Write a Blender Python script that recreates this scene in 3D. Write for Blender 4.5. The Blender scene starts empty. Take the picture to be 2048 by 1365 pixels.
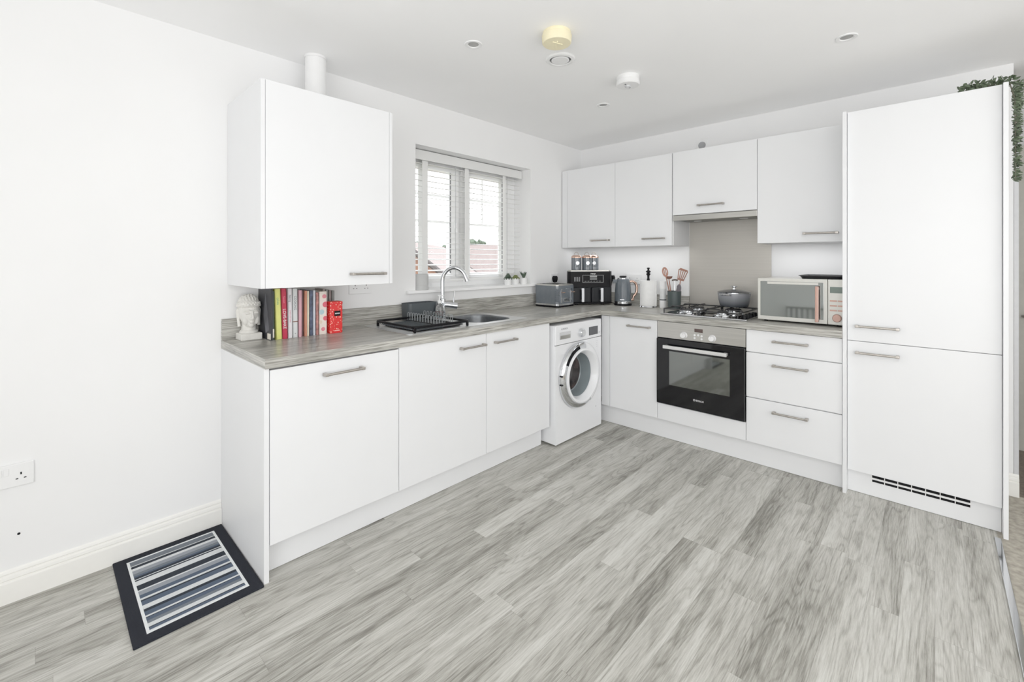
import bpy, bmesh, math, random
from mathutils import Vector, Matrix, Euler
random.seed(7)
PI = math.pi
R = math.radians
C = bpy.context.scene.collection
scene = bpy.context.scene

# ---------------------------------------------------------------- materials
def S(r, g, b):
    f = lambda c: ((c / 255.0) / 12.92) if c / 255.0 <= 0.04045 else (((c / 255.0) + 0.055) / 1.055) ** 2.4
    return (f(r), f(g), f(b), 1.0)

class NT:
    def __init__(s, name):
        s.m = bpy.data.materials.new(name); s.m.use_nodes = True
        s.t = s.m.node_tree; s.n = s.t.nodes; s.l = s.t.links
        s.p = s.n['Principled BSDF']
    def add(s, typ, **k):
        nd = s.n.new(typ)
        for a, v in k.items(): setattr(nd, a, v)
        return nd
    def set(s, nd, sock, v):
        if hasattr(v, 'is_output') or hasattr(v, 'links'): s.l.new(v, nd.inputs[sock])
        else: nd.inputs[sock].default_value = v
    def math(s, op, a, b=None, c=None):
        nd = s.add('ShaderNodeMath', operation=op); s.set(nd, 0, a)
        if b is not None: s.set(nd, 1, b)
        if c is not None: s.set(nd, 2, c)
        return nd.outputs[0]
    def mix(s, f, a, b, mode='MIX'):
        nd = s.add('ShaderNodeMix', data_type='RGBA', blend_type=mode)
        s.set(nd, 0, f); s.set(nd, 6, a); s.set(nd, 7, b); return nd.outputs[2]
    def coord(s, kind='Object'):
        return s.add('ShaderNodeTexCoord').outputs[kind]
    def mapping(s, vec, scale=(1, 1, 1), loc=(0, 0, 0), rot=(0, 0, 0)):
        nd = s.add('ShaderNodeMapping'); s.l.new(vec, nd.inputs[0])
        nd.inputs['Scale'].default_value = scale; nd.inputs['Location'].default_value = loc
        nd.inputs['Rotation'].default_value = rot; return nd.outputs[0]
    def noise(s, vec, scale=5, detail=3, rough=.5, dist=0):
        nd = s.add('ShaderNodeTexNoise'); s.l.new(vec, nd.inputs['Vector'])
        nd.inputs['Scale'].default_value = scale; nd.inputs['Detail'].default_value = detail
        nd.inputs['Roughness'].default_value = rough; nd.inputs['Distortion'].default_value = dist
        return nd.outputs['Fac']
    def ramp(s, fac, stops):
        nd = s.add('ShaderNodeValToRGB'); s.l.new(fac, nd.inputs[0])
        e = nd.color_ramp.elements
        while len(e) < len(stops): e.new(.5)
        for el, (p, c) in zip(e, stops): el.position = p; el.color = c
        return nd.outputs[0]
    def bump(s, h, strength=.2, dist=.01):
        nd = s.add('ShaderNodeBump'); s.l.new(h, nd.inputs['Height'])
        nd.inputs['Strength'].default_value = strength; nd.inputs['Distance'].default_value = dist
        s.l.new(nd.outputs[0], s.p.inputs['Normal'])
    def sep(s, vec):
        nd = s.add('ShaderNodeSeparateXYZ'); s.l.new(vec, nd.inputs[0]); return nd.outputs
    def comb(s, x, y, z):
        nd = s.add('ShaderNodeCombineXYZ'); s.set(nd, 0, x); s.set(nd, 1, y); s.set(nd, 2, z); return nd.outputs[0]

def mat(name, col, rough=.5, metal=0, var=.03, nscale=30, bump=0, bscale=200, coat=0, spec=.5, alpha=None, trans=0, emit=0):
    """plain procedural surface: a base colour gently varied by noise, optional fine bump"""
    k = NT(name); co = k.coord()
    nz = k.noise(co, nscale, 2)
    lo = tuple(c * (1 - var) for c in col[:3]) + (1,); hi = tuple(min(1, c * (1 + var)) for c in col[:3]) + (1,)
    k.l.new(k.ramp(nz, [(.3, lo), (.7, hi)]), k.p.inputs['Base Color'])
    k.p.inputs['Roughness'].default_value = rough; k.p.inputs['Metallic'].default_value = metal
    k.p.inputs['Specular IOR Level'].default_value = spec
    if coat: k.p.inputs['Coat Weight'].default_value = coat; k.p.inputs['Coat Roughness'].default_value = .05
    if trans: k.p.inputs['Transmission Weight'].default_value = trans
    if bump: k.bump(k.noise(co, bscale, 3), bump, .002)
    if emit:
        k.p.inputs['Emission Color'].default_value = col; k.p.inputs['Emission Strength'].default_value = emit
    return k.m

def floor_mat():
    k = NT('vinyl_plank'); co = k.coord(); x, y, z = k.sep(co)
    W, L = .0945, .93
    yy = k.math('DIVIDE', k.math('ADD', y, 1.686 + 94.5), W)
    row = k.math('FLOOR', yy)
    wn = k.add('ShaderNodeTexWhiteNoise', noise_dimensions='1D'); k.l.new(row, wn.inputs['W'])
    xx = k.math('DIVIDE', k.math('ADD', k.math('ADD', x, 50), k.math('MULTIPLY', wn.outputs['Value'], L)), L)
    col = k.math('FLOOR', xx)
    wid = k.add('ShaderNodeTexWhiteNoise', noise_dimensions='2D'); k.l.new(k.comb(row, col, 0), wid.inputs['Vector'])
    pid = wid.outputs['Value']
    # cathedral grain: contour lines of a noise stretched along the plank
    off = k.math('MULTIPLY', pid, 37.0)
    gv = k.comb(k.math('ADD', k.math('MULTIPLY', x, 1.0), off), k.math('ADD', k.math('MULTIPLY', y, 9.0), off), off)
    n1 = k.noise(gv, 1.0, 2, .5, .25)
    ring = k.math('SINE', k.math('MULTIPLY', n1, 90.0))
    ring = k.math('MULTIPLY_ADD', ring, .5, .5)
    fine = k.noise(k.comb(k.math('MULTIPLY', x, 11.0), k.math('MULTIPLY', y, 220.0), off), 1.0, 4, .7)
    broad = k.noise(k.comb(k.math('ADD', k.math('MULTIPLY', x, 1.1), off), k.math('MULTIPLY', y, 13.0), off), 1.0, 3, .55)
    v = k.math('MULTIPLY', pid, .13)
    v = k.math('MULTIPLY_ADD', broad, .62, v)
    v = k.math('MULTIPLY_ADD', k.math('POWER', ring, 4.0), -.09, v)
    v = k.math('MULTIPLY_ADD', fine, .62, v)
    base = k.ramp(v, [(.44, S(108, 105, 98)), (.56, S(143, 141, 133)), (.68, S(171, 169, 161)), (.82, S(195, 194, 187)), (.98, S(208, 207, 201))])
    # hairline joints
    fy = k.math('FRACT', yy); fx = k.math('FRACT', xx)
    ey = k.math('MINIMUM', fy, k.math('SUBTRACT', 1.0, fy))
    ex = k.math('MULTIPLY', k.math('MINIMUM', fx, k.math('SUBTRACT', 1.0, fx)), L / W)
    j = k.math('LESS_THAN', k.math('MINIMUM', ey, ex), .008)
    jf = k.math('MULTIPLY', j, .35)
    k.l.new(k.mix(jf, base, S(95, 90, 84)), k.p.inputs['Base Color'])
    k.l.new(k.math('MULTIPLY_ADD', fine, .12, .38), k.p.inputs['Roughness'])
    k.p.inputs['Specular IOR Level'].default_value = .35
    k.bump(k.math('ADD', k.math('MULTIPLY', fine, .5), k.math('MULTIPLY', j, -1.0)), .12, .001)
    return k.m

def wood_top(name, along='x'):
    k = NT(name); co = k.coord(); x, y, z = k.sep(co)
    if along == 'y': x, y = y, x
    else:
        gn = k.sep(k.add('ShaderNodeNewGeometry').outputs['Normal'])[0]
        sw = k.math('GREATER_THAN', k.math('ABSOLUTE', gn), .5)
        inv = k.math('SUBTRACT', 1.0, sw)
        x, y = (k.math('ADD', k.math('MULTIPLY', x, inv), k.math('MULTIPLY', y, sw)), k.math('ADD', k.math('MULTIPLY', y, inv), k.math('MULTIPLY', x, sw)))
    gv = k.comb(k.math('MULTIPLY', x, 1.6), k.math('MULTIPLY', y, 16.0), k.math('MULTIPLY', z, 22.0))
    n1 = k.noise(gv, 1.0, 4, .6, .5)
    gv2 = k.comb(k.math('MULTIPLY', x, 5.0), k.math('MULTIPLY', y, 120.0), k.math('MULTIPLY', z, 150.0))
    n2 = k.noise(gv2, 1.0, 3, .65, .3)
    n3 = k.noise(co, 9.0, 2)
    v = k.math('MULTIPLY_ADD', n2, .85, k.math('MULTIPLY', n1, .45))
    v = k.math('MULTIPLY_ADD', n3, .14, v)
    k.l.new(k.ramp(v, [(.50, S(78, 76, 71)), (.62, S(128, 126, 119)), (.72, S(158, 156, 149)), (.88, S(196, 194, 187))]), k.p.inputs['Base Color'])
    k.p.inputs['Roughness'].default_value = .3
    k.bump(n2, .15, .001)
    return k.m

def brushed(name, col, rough=.32, sc=(4, 4, 300), metal=1.0, amt=1.0):
    k = NT(name); co = k.coord()
    n = k.noise(k.mapping(co, sc), 1.0, 3, .6)
    lo = tuple(c * (1 - .12 * amt) for c in col[:3]) + (1,); hi = tuple(min(1, c * (1 + .1 * amt)) for c in col[:3]) + (1,)
    k.l.new(k.ramp(n, [(.3, lo), (.7, hi)]), k.p.inputs['Base Color'])
    k.p.inputs['Metallic'].default_value = metal
    k.l.new(k.math('MULTIPLY_ADD', n, .12, rough - .06), k.p.inputs['Roughness'])
    return k.m

def dots_mat(name, base, cols, scale, r, rough=.4, squash=(1, 1, 1)):
    k = NT(name); co = k.mapping(k.coord(), squash)
    v = k.add('ShaderNodeTexVoronoi'); k.l.new(co, v.inputs['Vector']); v.inputs['Scale'].default_value = scale
    v.inputs['Randomness'].default_value = .75
    f = k.math('LESS_THAN', v.outputs['Distance'], r)
    rnd = k.add('ShaderNodeSeparateColor'); k.l.new(v.outputs['Color'], rnd.inputs[0])
    st = [(i / max(1, len(cols)), c) for i, c in enumerate(cols)]
    cr = k.ramp(rnd.outputs[0], st)
    for nd in k.n:
        if nd.type == 'VALTORGB': nd.color_ramp.interpolation = 'CONSTANT'
    k.l.new(k.mix(f, base, cr), k.p.inputs['Base Color']); k.p.inputs['Roughness'].default_value = rough
    return k.m

def mat_stripes():
    """door mat: stripes across y inside a white line and a charcoal border (local x 0..W, y 0..-H)"""
    k = NT('striped_mat_pile'); co = k.coord(); x, y, z = k.sep(co)
    W, H = .397, .603
    t = k.math('DIVIDE', k.math('ADD', y, H), H)       # 0 front, 1 wall
    dk, bl, gy, wh, mg = S(38, 42, 48), S(78, 90, 108), S(150, 155, 162), S(226, 229, 230), S(112, 118, 126)
    seq = [(0, dk), (.075, wh), (.09, bl), (.115, dk), (.125, wh), (.16, mg), (.185, bl), (.215, dk), (.225, wh), (.24, bl), (.285, dk),
           (.31, wh), (.355, bl), (.40, dk), (.415, wh), (.435, bl), (.475, gy)]
    seq2 = [(0, gy), (.04, wh), (.07, dk), (.19, wh), (.27, wh), (.30, dk), (.33, wh), (.345, dk), (.40, bl), (.44, mg), (.50, gy), (.58, wh), (.64, dk), (.70, wh), (.715, mg), (.80, mg), (.84, wh), (.87, dk)]
    ra = k.ramp(t, seq); rb = k.ramp(k.math('MULTIPLY_ADD', t, 2.0, -1.0), seq2)
    for nd in k.n:
        if nd.type == 'VALTORGB': nd.color_ramp.interpolation = 'CONSTANT'
    st = k.mix(k.math('GREATER_THAN', t, .5), ra, rb)
    n = k.noise(k.mapping(co, (40, 260, 40)), 1.0, 2)
    st = k.mix(k.math('MULTIPLY', n, .35), st, S(60, 66, 76))
    u = k.math('MINIMUM', x, k.math('SUBTRACT', W, x)); w = k.math('MINIMUM', k.math('MULTIPLY', y, -1.0), k.math('ADD', y, H))
    d = k.math('MINIMUM', u, w)
    line = k.math('LESS_THAN', d, .050); bord = k.math('LESS_THAN', d, .041)
    c = k.mix(line, st, wh); c = k.mix(bord, c, S(34, 36, 42))
    k.l.new(c, k.p.inputs['Base Color']); k.p.inputs['Roughness'].default_value = .95
    k.p.inputs['Specular IOR Level'].default_value = .1
    k.bump(k.noise(co, 500, 2), .6, .003)
    return k.m

def pane_mat():
    k = NT('window_glass'); k.n.remove(k.p)
    o = k.n['Material Output']; tr = k.add('ShaderNodeBsdfTransparent'); gl = k.add('ShaderNodeBsdfGlossy')
    gl.inputs['Roughness'].default_value = .02
    fr = k.add('ShaderNodeLayerWeight')
    fc = k.math('MULTIPLY_ADD', k.math('POWER', fr.outputs['Facing'], 5.0), .8, .02)
    mx = k.add('ShaderNodeMixShader'); k.l.new(fc, mx.inputs[0]); k.l.new(tr.outputs[0], mx.inputs[1]); k.l.new(gl.outputs[0], mx.inputs[2])
    k.l.new(mx.outputs[0], o.inputs[0]); return k.m

M = dict(
    wall=mat('wall_paint', (.83, .83, .83, 1), .85, var=.008, nscale=3, bump=.03, bscale=120, spec=.2),
    ceil=mat('ceiling_paint', (.93, .93, .93, 1), .9, var=.008, nscale=3, spec=.15),
    skirt=mat('skirting_gloss', S(238, 237, 232), .35, var=.01),
    white=mat('white_door_foil', (.79, .797, .81, 1), .38, var=.006, nscale=6, spec=.4),
    carc=mat('white_carcass', (.74, .74, .74, 1), .5, var=.01),
    gap=mat('shadow_gap', (.25, .25, .25, 1), .7),
    upvc=mat('white_upvc', (.92, .92, .92, 1), .3, var=.005),
    slat=mat('blind_slat', (.88, .88, .87, 1), .45, var=.005),
    nickel=brushed('satin_nickel', S(176, 170, 163), .34, (60, 60, 60)),
    steel=brushed('brushed_steel', S(192, 190, 184), .30, (3, 3, 260)),
    splash=brushed('splashback_steel', S(184, 180, 172), .42, (1, 1, 160), .55, .4),
    sink=brushed('sink_steel', S(214, 215, 215), .36, (8, 8, 8), .9, .3),
    chrome=mat('chrome', S(215, 217, 220), .06, 1, var=.01),
    floor=floor_mat(), topx=wood_top('grey_timber_laminate_long', 'x'), topy=wood_top('grey_timber_laminate_short', 'y'),
    black=mat('black_plastic', (.005, .005, .006, 1), .42, spec=.10), blackgl=mat('black_glass', (.003, .003, .004, 1), .05, spec=.32),
    dark=mat('charcoal_plastic', S(62, 68, 72), .45), iron=mat('cast_iron', (.012, .012, .013, 1), .5, bump=.2),
    mirror=mat('mirrored_oven_glass', (.33, .35, .34, 1), .04, 1, var=.02, nscale=4),
    ovenwin=mat('oven_window_glass', (.20, .21, .20, 1), .05, 1, var=.05, nscale=4),
    plas=mat('white_plastic', (.82, .82, .82, 1), .35, var=.01), plasg=mat('pale_grey_plastic', S(198, 199, 201), .4),
    wm=mat('white_enamel', (.83, .84, .86, 1), .22, var=.005), copper=mat('rose_gold', S(212, 176, 158), .25, 1, var=.04),
    copmat=mat('copper_satin', S(190, 150, 136), .4, .3, var=.04), greygl=mat('grey_gloss_enamel', S(90, 97, 104), .25, var=.06, coat=.4),
    cream=mat('cream_plastic', S(238, 228, 190), .45), stone=mat('cast_stone', S(214, 212, 206), .8, var=.06, nscale=40, bump=.15, bscale=300),
    paper=mat('kitchen_paper', (.85, .85, .84, 1), .9, bump=.15, bscale=300), pages=mat('book_pages', S(232, 226, 212), .9, var=.08, nscale=200),
    disp=mat('dark_display', S(66, 68, 72), .2), lcd=mat('green_lcd', S(92, 108, 98), .3),
    leaf=mat('dusty_green_leaf', S(80, 94, 70), .6, var=.62, nscale=55), leafd=mat('dark_green_leaf', S(56, 72, 56), .6, var=.3, nscale=60),
    leafy=mat('olive_leaf', S(104, 114, 62), .6, var=.3, nscale=60), pane=pane_mat(), matp=mat_stripes(),
    rubber=mat('drum_gasket', S(120, 126, 130), .5), tree=mat('hazy_tree_leaf', S(74, 86, 70), .9, var=.3, nscale=2),
    brick=mat('orange_brick', S(118, 86, 70), .9, var=.1, nscale=6), roof=mat('pale_red_roof_tile', S(116, 104, 100), .9, var=.08, nscale=4),
    render=mat('house_render', S(150, 142, 132), .9), fascia=mat('dark_fascia', S(56, 50, 48), .8),
    carpet=mat('beige_carpet', S(164, 158, 146), .95, var=.25, nscale=35, bump=.6, bscale=600, spec=.1),
    hall=mat('brown_carpet', S(120, 110, 99), .95, var=.2, nscale=60, bump=.5, bscale=500, spec=.1),
    doorp=mat('door_satin_paint', S(196, 194, 184), .45), hinge=mat('bronze_hinge', S(70, 58, 48), .5, .6),
    clear=mat('clear_plastic', (.95, .95, .95, 1), .08, trans=.9), soap=mat('red_soap', S(150, 30, 34), .2, trans=.4),
    ground=mat('far_ground', S(120, 125, 105), .95, var=.2, nscale=.5), lid=mat('smoked_lid', S(82, 84, 88), .15, .4),
    filt=mat('filter_mesh', S(120, 120, 118), .4, .9, bump=.4, bscale=500), grey2=mat('grey_silicone', S(98, 92, 98), .6),
    copdark=mat('dark_copper', S(142, 98, 82), .38, .5, var=.05),
    bowlst=brushed('bowl_steel', S(120, 123, 126), .38, (40, 40, 40), .85),
    enam=None)

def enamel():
    k = NT('painted_reflection_enamel'); z = k.sep(k.coord())[2]  # lighter upper wall: its reflection is painted into the colour
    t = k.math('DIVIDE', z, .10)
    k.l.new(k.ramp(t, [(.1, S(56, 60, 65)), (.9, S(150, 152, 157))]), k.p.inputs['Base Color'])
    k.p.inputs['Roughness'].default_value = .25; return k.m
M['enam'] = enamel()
def slat_mat():
    k = NT('blind_slat_translucent'); o = k.n['Material Output']
    k.p.inputs['Base Color'].default_value = (.9, .9, .89, 1); k.p.inputs['Roughness'].default_value = .45
    k.bump(k.noise(k.coord(), 60, 2), .03, .001)
    tl = k.add('ShaderNodeBsdfTranslucent'); tl.inputs[0].default_value = (.9, .9, .89, 1)
    mx = k.add('ShaderNodeMixShader'); mx.inputs[0].default_value = .25
    k.l.new(k.p.outputs[0], mx.inputs[1]); k.l.new(tl.outputs[0], mx.inputs[2]); k.l.new(mx.outputs[0], o.inputs[0]); return k.m
M['slat'] = slat_mat()

# ---------------------------------------------------------------- mesh helpers
def nb(): return bmesh.new()

def box(bm, x0, x1, y0, y1, z0, z1, bev=0, seg=2, rot=None):
    b = bmesh.new(); bmesh.ops.create_cube(b, size=1)
    for v in b.verts:
        v.co = Vector((x0 + (v.co.x + .5) * (x1 - x0), y0 + (v.co.y + .5) * (y1 - y0), z0 + (v.co.z + .5) * (z1 - z0)))
    if bev: bmesh.ops.bevel(b, geom=b.edges[:], offset=bev, segments=seg, profile=.5, affect='EDGES')
    if rot: bmesh.ops.transform(b, matrix=rot, verts=b.verts)
    merge(bm, b); return bm

def merge(bm, b):
    me = bpy.data.meshes.new('tmp'); b.to_mesh(me); b.free(); bm.from_mesh(me); bpy.data.meshes.remove(me)

def vbox(bm, x0, x1, y0, y1, z0, z1, r, seg=5, bev=0):
    """box with rounded vertical corners"""
    pts = []
    for cx, cy, a0 in ((x1 - r, y1 - r, 0), (x0 + r, y1 - r, 90), (x0 + r, y0 + r, 180), (x1 - r, y0 + r, 270)):
        for i in range(seg + 1):
            a = R(a0 + 90 * i / seg); pts.append((cx + r * math.cos(a), cy + r * math.sin(a)))
    prism(bm, pts, z0, z1, bev); return bm

def prism(bm, pts, z0, z1, bev=0):
    b = bmesh.new()
    lo = [b.verts.new((x, y, z0)) for x, y in pts]; hi = [b.verts.new((x, y, z1)) for x, y in pts]
    b.faces.new(lo[::-1]); top = b.faces.new(hi)
    n = len(pts)
    for i in range(n): b.faces.new((lo[i], lo[(i + 1) % n], hi[(i + 1) % n], hi[i]))
    if bev: bmesh.ops.bevel(b, geom=top.edges[:], offset=bev, segments=3, profile=.5, affect='EDGES')
    bmesh.ops.recalc_face_normals(b, faces=b.faces)
    merge(bm, b); return bm

def cyl(bm, p0, p1, r0, r1=None, seg=24, caps=True):
    p0, p1 = Vector(p0), Vector(p1); r1 = r0 if r1 is None else r1
    d = p1 - p0; b = bmesh.new()
    bmesh.ops.create_cone(b, cap_ends=caps, segments=seg, radius1=r0, radius2=r1, depth=d.length)
    q = Vector((0, 0, 1)).rotation_difference(d.normalized())
    bmesh.ops.transform(b, matrix=Matrix.Translation((p0 + p1) / 2) @ q.to_matrix().to_4x4(), verts=b.verts)
    merge(bm, b); return bm

def lathe(bm, prof, c=(0, 0, 0), seg=40, axis='z', sx=1, sy=1):
    b = bmesh.new(); rings = []
    for r, z in prof:
        if r < 1e-6: rings.append([b.verts.new((0, 0, z))])
        else: rings.append([b.verts.new((r * sx * math.cos(2 * PI * i / seg), r * sy * math.sin(2 * PI * i / seg), z)) for i in range(seg)])
    for a, d in zip(rings, rings[1:]):
        for i in range(seg):
            j = (i + 1) % seg
            if len(a) == 1 and len(d) == 1: continue
            if len(a) == 1: b.faces.new((a[0], d[i], d[j]))
            elif len(d) == 1: b.faces.new((a[i], a[j], d[0]))
            else: b.faces.new((a[i], a[j], d[j], d[i]))
    bmesh.ops.recalc_face_normals(b, faces=b.faces)
    if axis == '-y': bmesh.ops.transform(b, matrix=Matrix.Rotation(R(90), 4, 'X'), verts=b.verts)   # +z -> -y
    bmesh.ops.transform(b, matrix=Matrix.Translation(c), verts=b.verts)
    merge(bm, b); return bm

def tube(bm, pts, r, seg=10, closed=False, rr=None):
    pts = [Vector(p) for p in pts]; n = len(pts); b = bmesh.new(); rings = []
    up = None
    for i, p in enumerate(pts):
        if closed: t = pts[(i + 1) % n] - pts[i - 1]
        else: t = (pts[min(i + 1, n - 1)] - pts[max(i - 1, 0)])
        t.normalize()
        if up is None:
            up = Vector((0, 0, 1)) if abs(t.z) < .9 else Vector((1, 0, 0))
        up = (up - t * up.dot(t)).normalized(); s = t.cross(up)
        q = rr[i] if rr else r
        rings.append([b.verts.new(p + (up * math.cos(2 * PI * j / seg) + s * math.sin(2 * PI * j / seg)) * q) for j in range(seg)])
    m = n if closed else n - 1
    for i in range(m):
        a, d = rings[i], rings[(i + 1) % n]
        for j in range(seg): b.faces.new((a[j], a[(j + 1) % seg], d[(j + 1) % seg], d[j]))
    if not closed: b.faces.new(rings[0]); b.faces.new(rings[-1][::-1])
    bmesh.ops.recalc_face_normals(b, faces=b.faces); merge(bm, b); return bm

def ell(bm, c, r, seg=20, rot=None):
    b = bmesh.new(); bmesh.ops.create_uvsphere(b, u_segments=seg, v_segments=max(8, seg // 2), radius=1)
    m = Matrix.Translation(c) @ (rot or Matrix.Identity(4)) @ Matrix.Diagonal((r[0], r[1], r[2], 1))
    bmesh.ops.transform(b, matrix=m, verts=b.verts); merge(bm, b); return bm

def arc(cx, cz, r, a0, a1, n=12, y=0):
    return [(cx + r * math.cos(R(a0 + (a1 - a0) * i / n)), y, cz + r * math.sin(R(a0 + (a1 - a0) * i / n))) for i in range(n + 1)]

def rrect(x0, x1, y0, y1, r, n=6):
    out = []
    for cx, cy, a0 in ((x1 - r, y1 - r, 0), (x0 + r, y1 - r, 90), (x0 + r, y0 + r, 180), (x1 - r, y0 + r, 270)):
        for i in range(n + 1): a = R(a0 + 90 * i / n); out.append((cx + r * math.cos(a), cy + r * math.sin(a)))
    return out

# ---------------------------------------------------------------- object helpers
def fin(name, me, m, parent=None, ang=35):
    for p in me.polygons: p.use_smooth = True
    try: me.set_sharp_from_angle(angle=R(ang))
    except Exception: pass
    o = bpy.data.objects.new(name, me); C.objects.link(o)
    if m: me.materials.append(m)
    if parent: o.parent = parent
    wn = o.modifiers.new('weighted', 'WEIGHTED_NORMAL'); wn.keep_sharp = True; wn.weight = 100
    return o

def wloc(o):
    v = Vector((0, 0, 0))
    while o: v += Vector(o.location); o = o.parent
    return v

def obj(name, bm, m, parent=None, world=False, ang=35):
    if world and parent: bmesh.ops.translate(bm, vec=-wloc(parent), verts=bm.verts)
    me = bpy.data.meshes.new(name); bm.to_mesh(me); bm.free()
    return fin(name, me, m, parent, ang)

def thing(name, label, cat, loc=(0, 0, 0), rotz=0, group=None):
    o = bpy.data.objects.new(name, None); C.objects.link(o); o.empty_display_size = .05
    o.location = loc; o.rotation_euler = (0, 0, R(rotz)); o['label'] = label; o['category'] = cat
    if group: o['group'] = group
    return o

def tag(o, label, cat, group=None):
    o['label'] = label; o['category'] = cat
    if group: o['group'] = group
    return o

def solo(name, bm, m, label, cat, loc=(0, 0, 0), rotz=0, group=None, ang=35):
    o = obj(name, bm, m, None, ang=ang); o.location = loc; o.rotation_euler = (0, 0, R(rotz)); return tag(o, label, cat, group)

def struct(name, bm, m, parent=None, label=None, cat=None):
    o = obj(name, bm, m, parent)
    if not parent:
        o['kind'] = 'structure'
        o['label'] = label or name; o['category'] = cat or name.split('_')[0]
    return o

def text(name, s, size, loc, m, parent, face='y', rz=None, ext=.0006, align='CENTER', roll=0, bold=0):
    cu = bpy.data.curves.new(name, 'FONT'); cu.body = s; cu.size = size; cu.extrude = ext
    cu.align_x = align; cu.align_y = 'CENTER'; cu.offset = bold
    t = bpy.data.objects.new(name, cu); C.objects.link(t)
    bpy.context.view_layer.update()
    me = bpy.data.meshes.new_from_object(t.evaluated_get(bpy.context.evaluated_depsgraph_get()))
    bpy.data.objects.remove(t); bpy.data.curves.remove(cu)
    mt = Matrix.Translation(loc) @ Matrix.Rotation(R(90), 4, 'X') @ Matrix.Rotation(R(roll), 4, 'Z')
    me.transform(mt); me.materials.clear()
    return fin(name, me, m, parent)

HZ = {}
def handle(parent, cx, z, L=.185, y=0):
    """bar handle on a front at local y (front faces -y)"""
    key = round(L, 3)
    b = nb(); h = L / 2
    tube(b, [(-h + .004, -.028, 0), (h - .004, -.028, 0)], .0062, 12)
    for s in (-1, 1):
        box(b, s * (h - .008) - .008, s * (h - .008) + .008, -.034, -.001, -.0068, .0068, .002)
    o = obj('handle', b, M['nickel'], parent); o.location = (cx, y, z); return o

def cabinet(name, label, cat, loc, rotz, w, depth, z0, z1, doors, front='door', carcm=None, carc_z=None, group=None, gap=.0016):
    """local frame: x 0..w to the right of the viewer, front face at y=0, body behind at y>0"""
    t = thing(name, label, cat, loc, rotz, group)
    c0, c1 = carc_z or (z0, z1)
    b = nb(); box(b, .0005, w - .0005, .020, depth, c0 + .001, c1 - .001); obj('carcass', b, carcm or M['carc'], t)
    for dx0, dx1, dz0, dz1, hx, hz, *rest in doors:
        b = nb(); box(b, dx0 + gap, dx1 - gap, 0, .018, dz0 + gap, dz1 - gap, .0012, 2)
        d = obj(rest[0] if rest else front, b, M['white'], t)
        if hx is not None: handle(d, hx, hz)
    return t

# ---------------------------------------------------------------- key dimensions (solved from the photograph)
ZC = 2.368; ZT = .897; ZB = .857
CAM = (-3.6679, -2.5407, 1.288)

# ---------------------------------------------------------------- setting
XW, YW = -5.0, -5.6     # far walls of the room behind the camera
b = nb(); box(b, XW - .1, .0, -2.747, .25, -.06, 0)
struct('floor', b, M['floor'], label='grey oak effect vinyl plank kitchen floor', cat='floor')
b = nb(); box(b, XW - .1, .0, YW, -2.747, -.06, .001); 
struct('floor.001', b, M['carpet'], label='pale beige carpet beside the vinyl floor', cat='floor')
b = nb(); box(b, .0, 1.1, YW, -2.747, -.06, .002); box(b, .1, 1.1, -2.747, -1.4, -.06, .002)
struct('floor.002', b, M['hall'], label='brown hall carpet by the hall door', cat='floor')
b = nb(); box(b, -4.0, -.62, -2.757, -2.735, 0, .006, .002)
struct('trim_1', b, M['chrome'], label='metal threshold strip between vinyl and carpet', cat='trim')
b = nb(); box(b, XW - .1, 1.1, YW, .25, ZC, ZC + .1)
struct('ceiling', b, M['ceil'], label='white painted ceiling', cat='ceiling')
WX0, WX1, WZ0, WZ1 = -1.927, -.755, 1.085, 2.072
b = nb()
box(b, XW - .1, WX0, 0, .25, 0, ZC); box(b, WX1, .1, 0, .25, 0, ZC)
box(b, WX0, WX1, 0, .25, 0, WZ0); box(b, WX0, WX1, 0, .25, WZ1, ZC)
wl = struct('wall_left', b, M['wall'], label='white painted window wall', cat='wall')
b = nb(); cyl(b, (-3.72, .004, .245), (-3.72, -.0015, .245), .0045, seg=12); obj('screw_hole', b, M['black'], wl)
b = nb(); box(b, 0, .1, -2.847, 0, 0, ZC)
struct('wall_right', b, M['wall'], label='white painted wall behind oven and tall unit', cat='wall')
b = nb(); box(b, XW - .1, XW, YW, 0, 0, ZC)
struct('wall_side', b, M['wall'], label='white wall behind the camera with radiator', cat='wall')
b = nb(); box(b, XW - .1, 1.1, YW - .1, YW, 0, ZC)
b2 = nb(); box(b2, -.60, -.50, YW, -3.75, 0, ZC)  # unseen wall added to keep rear light off the passage
struct('wall_light_block', b2, M['wall'], label='added white wall out of frame that shades the passage', cat='wall')
struct('wall_rear', b, M['wall'], label='white rear wall', cat='wall')
b = nb(); box(b, .95, 1.1, YW, -1.4, 0, ZC); box(b, .1, 1.1, -1.4, -1.3, 0, ZC)
struct('wall_hall', b, M['wall'], label='white hall wall beyond the kitchen', cat='wall')

def skirting(name, x0, x1, label):
    b = nb(); prof = [(0, 0), (-.018, 0), (-.018, .074), (-.0165, .078), (-.011, .080), (-.011, .084), (-.0145, .088), (-.013, .098), (-.007, .101), (-.007, .105), (-.010, .109), (-.008, .117), (-.003, .121), (0, .121)]
    lo = [b.verts.new((x0, y, z)) for y, z in prof]; hi = [b.verts.new((x1, y, z)) for y, z in prof]
    b.faces.new(lo); b.faces.new(hi[::-1])
    for i in range(len(prof)): j = (i + 1) % len(prof); b.faces.new((lo[i], hi[i], hi[j], lo[j]))
    bmesh.ops.recalc_face_normals(b, faces=b.faces)
    return struct(name, b, M['skirt'], label=label, cat='baseboard')
skirting('baseboard_left', XW, -3.0555, 'white moulded skirting board under the socket wall')
b = nb(); prof = [(-.0045, 0), (-.020, 0), (-.020, .074), (-.0185, .078), (-.013, .080), (-.013, .084), (-.0165, .088), (-.015, .098), (-.009, .104), (-.010, .109), (-.008, .117), (-.005, .121), (-.0045, .121)]
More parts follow.
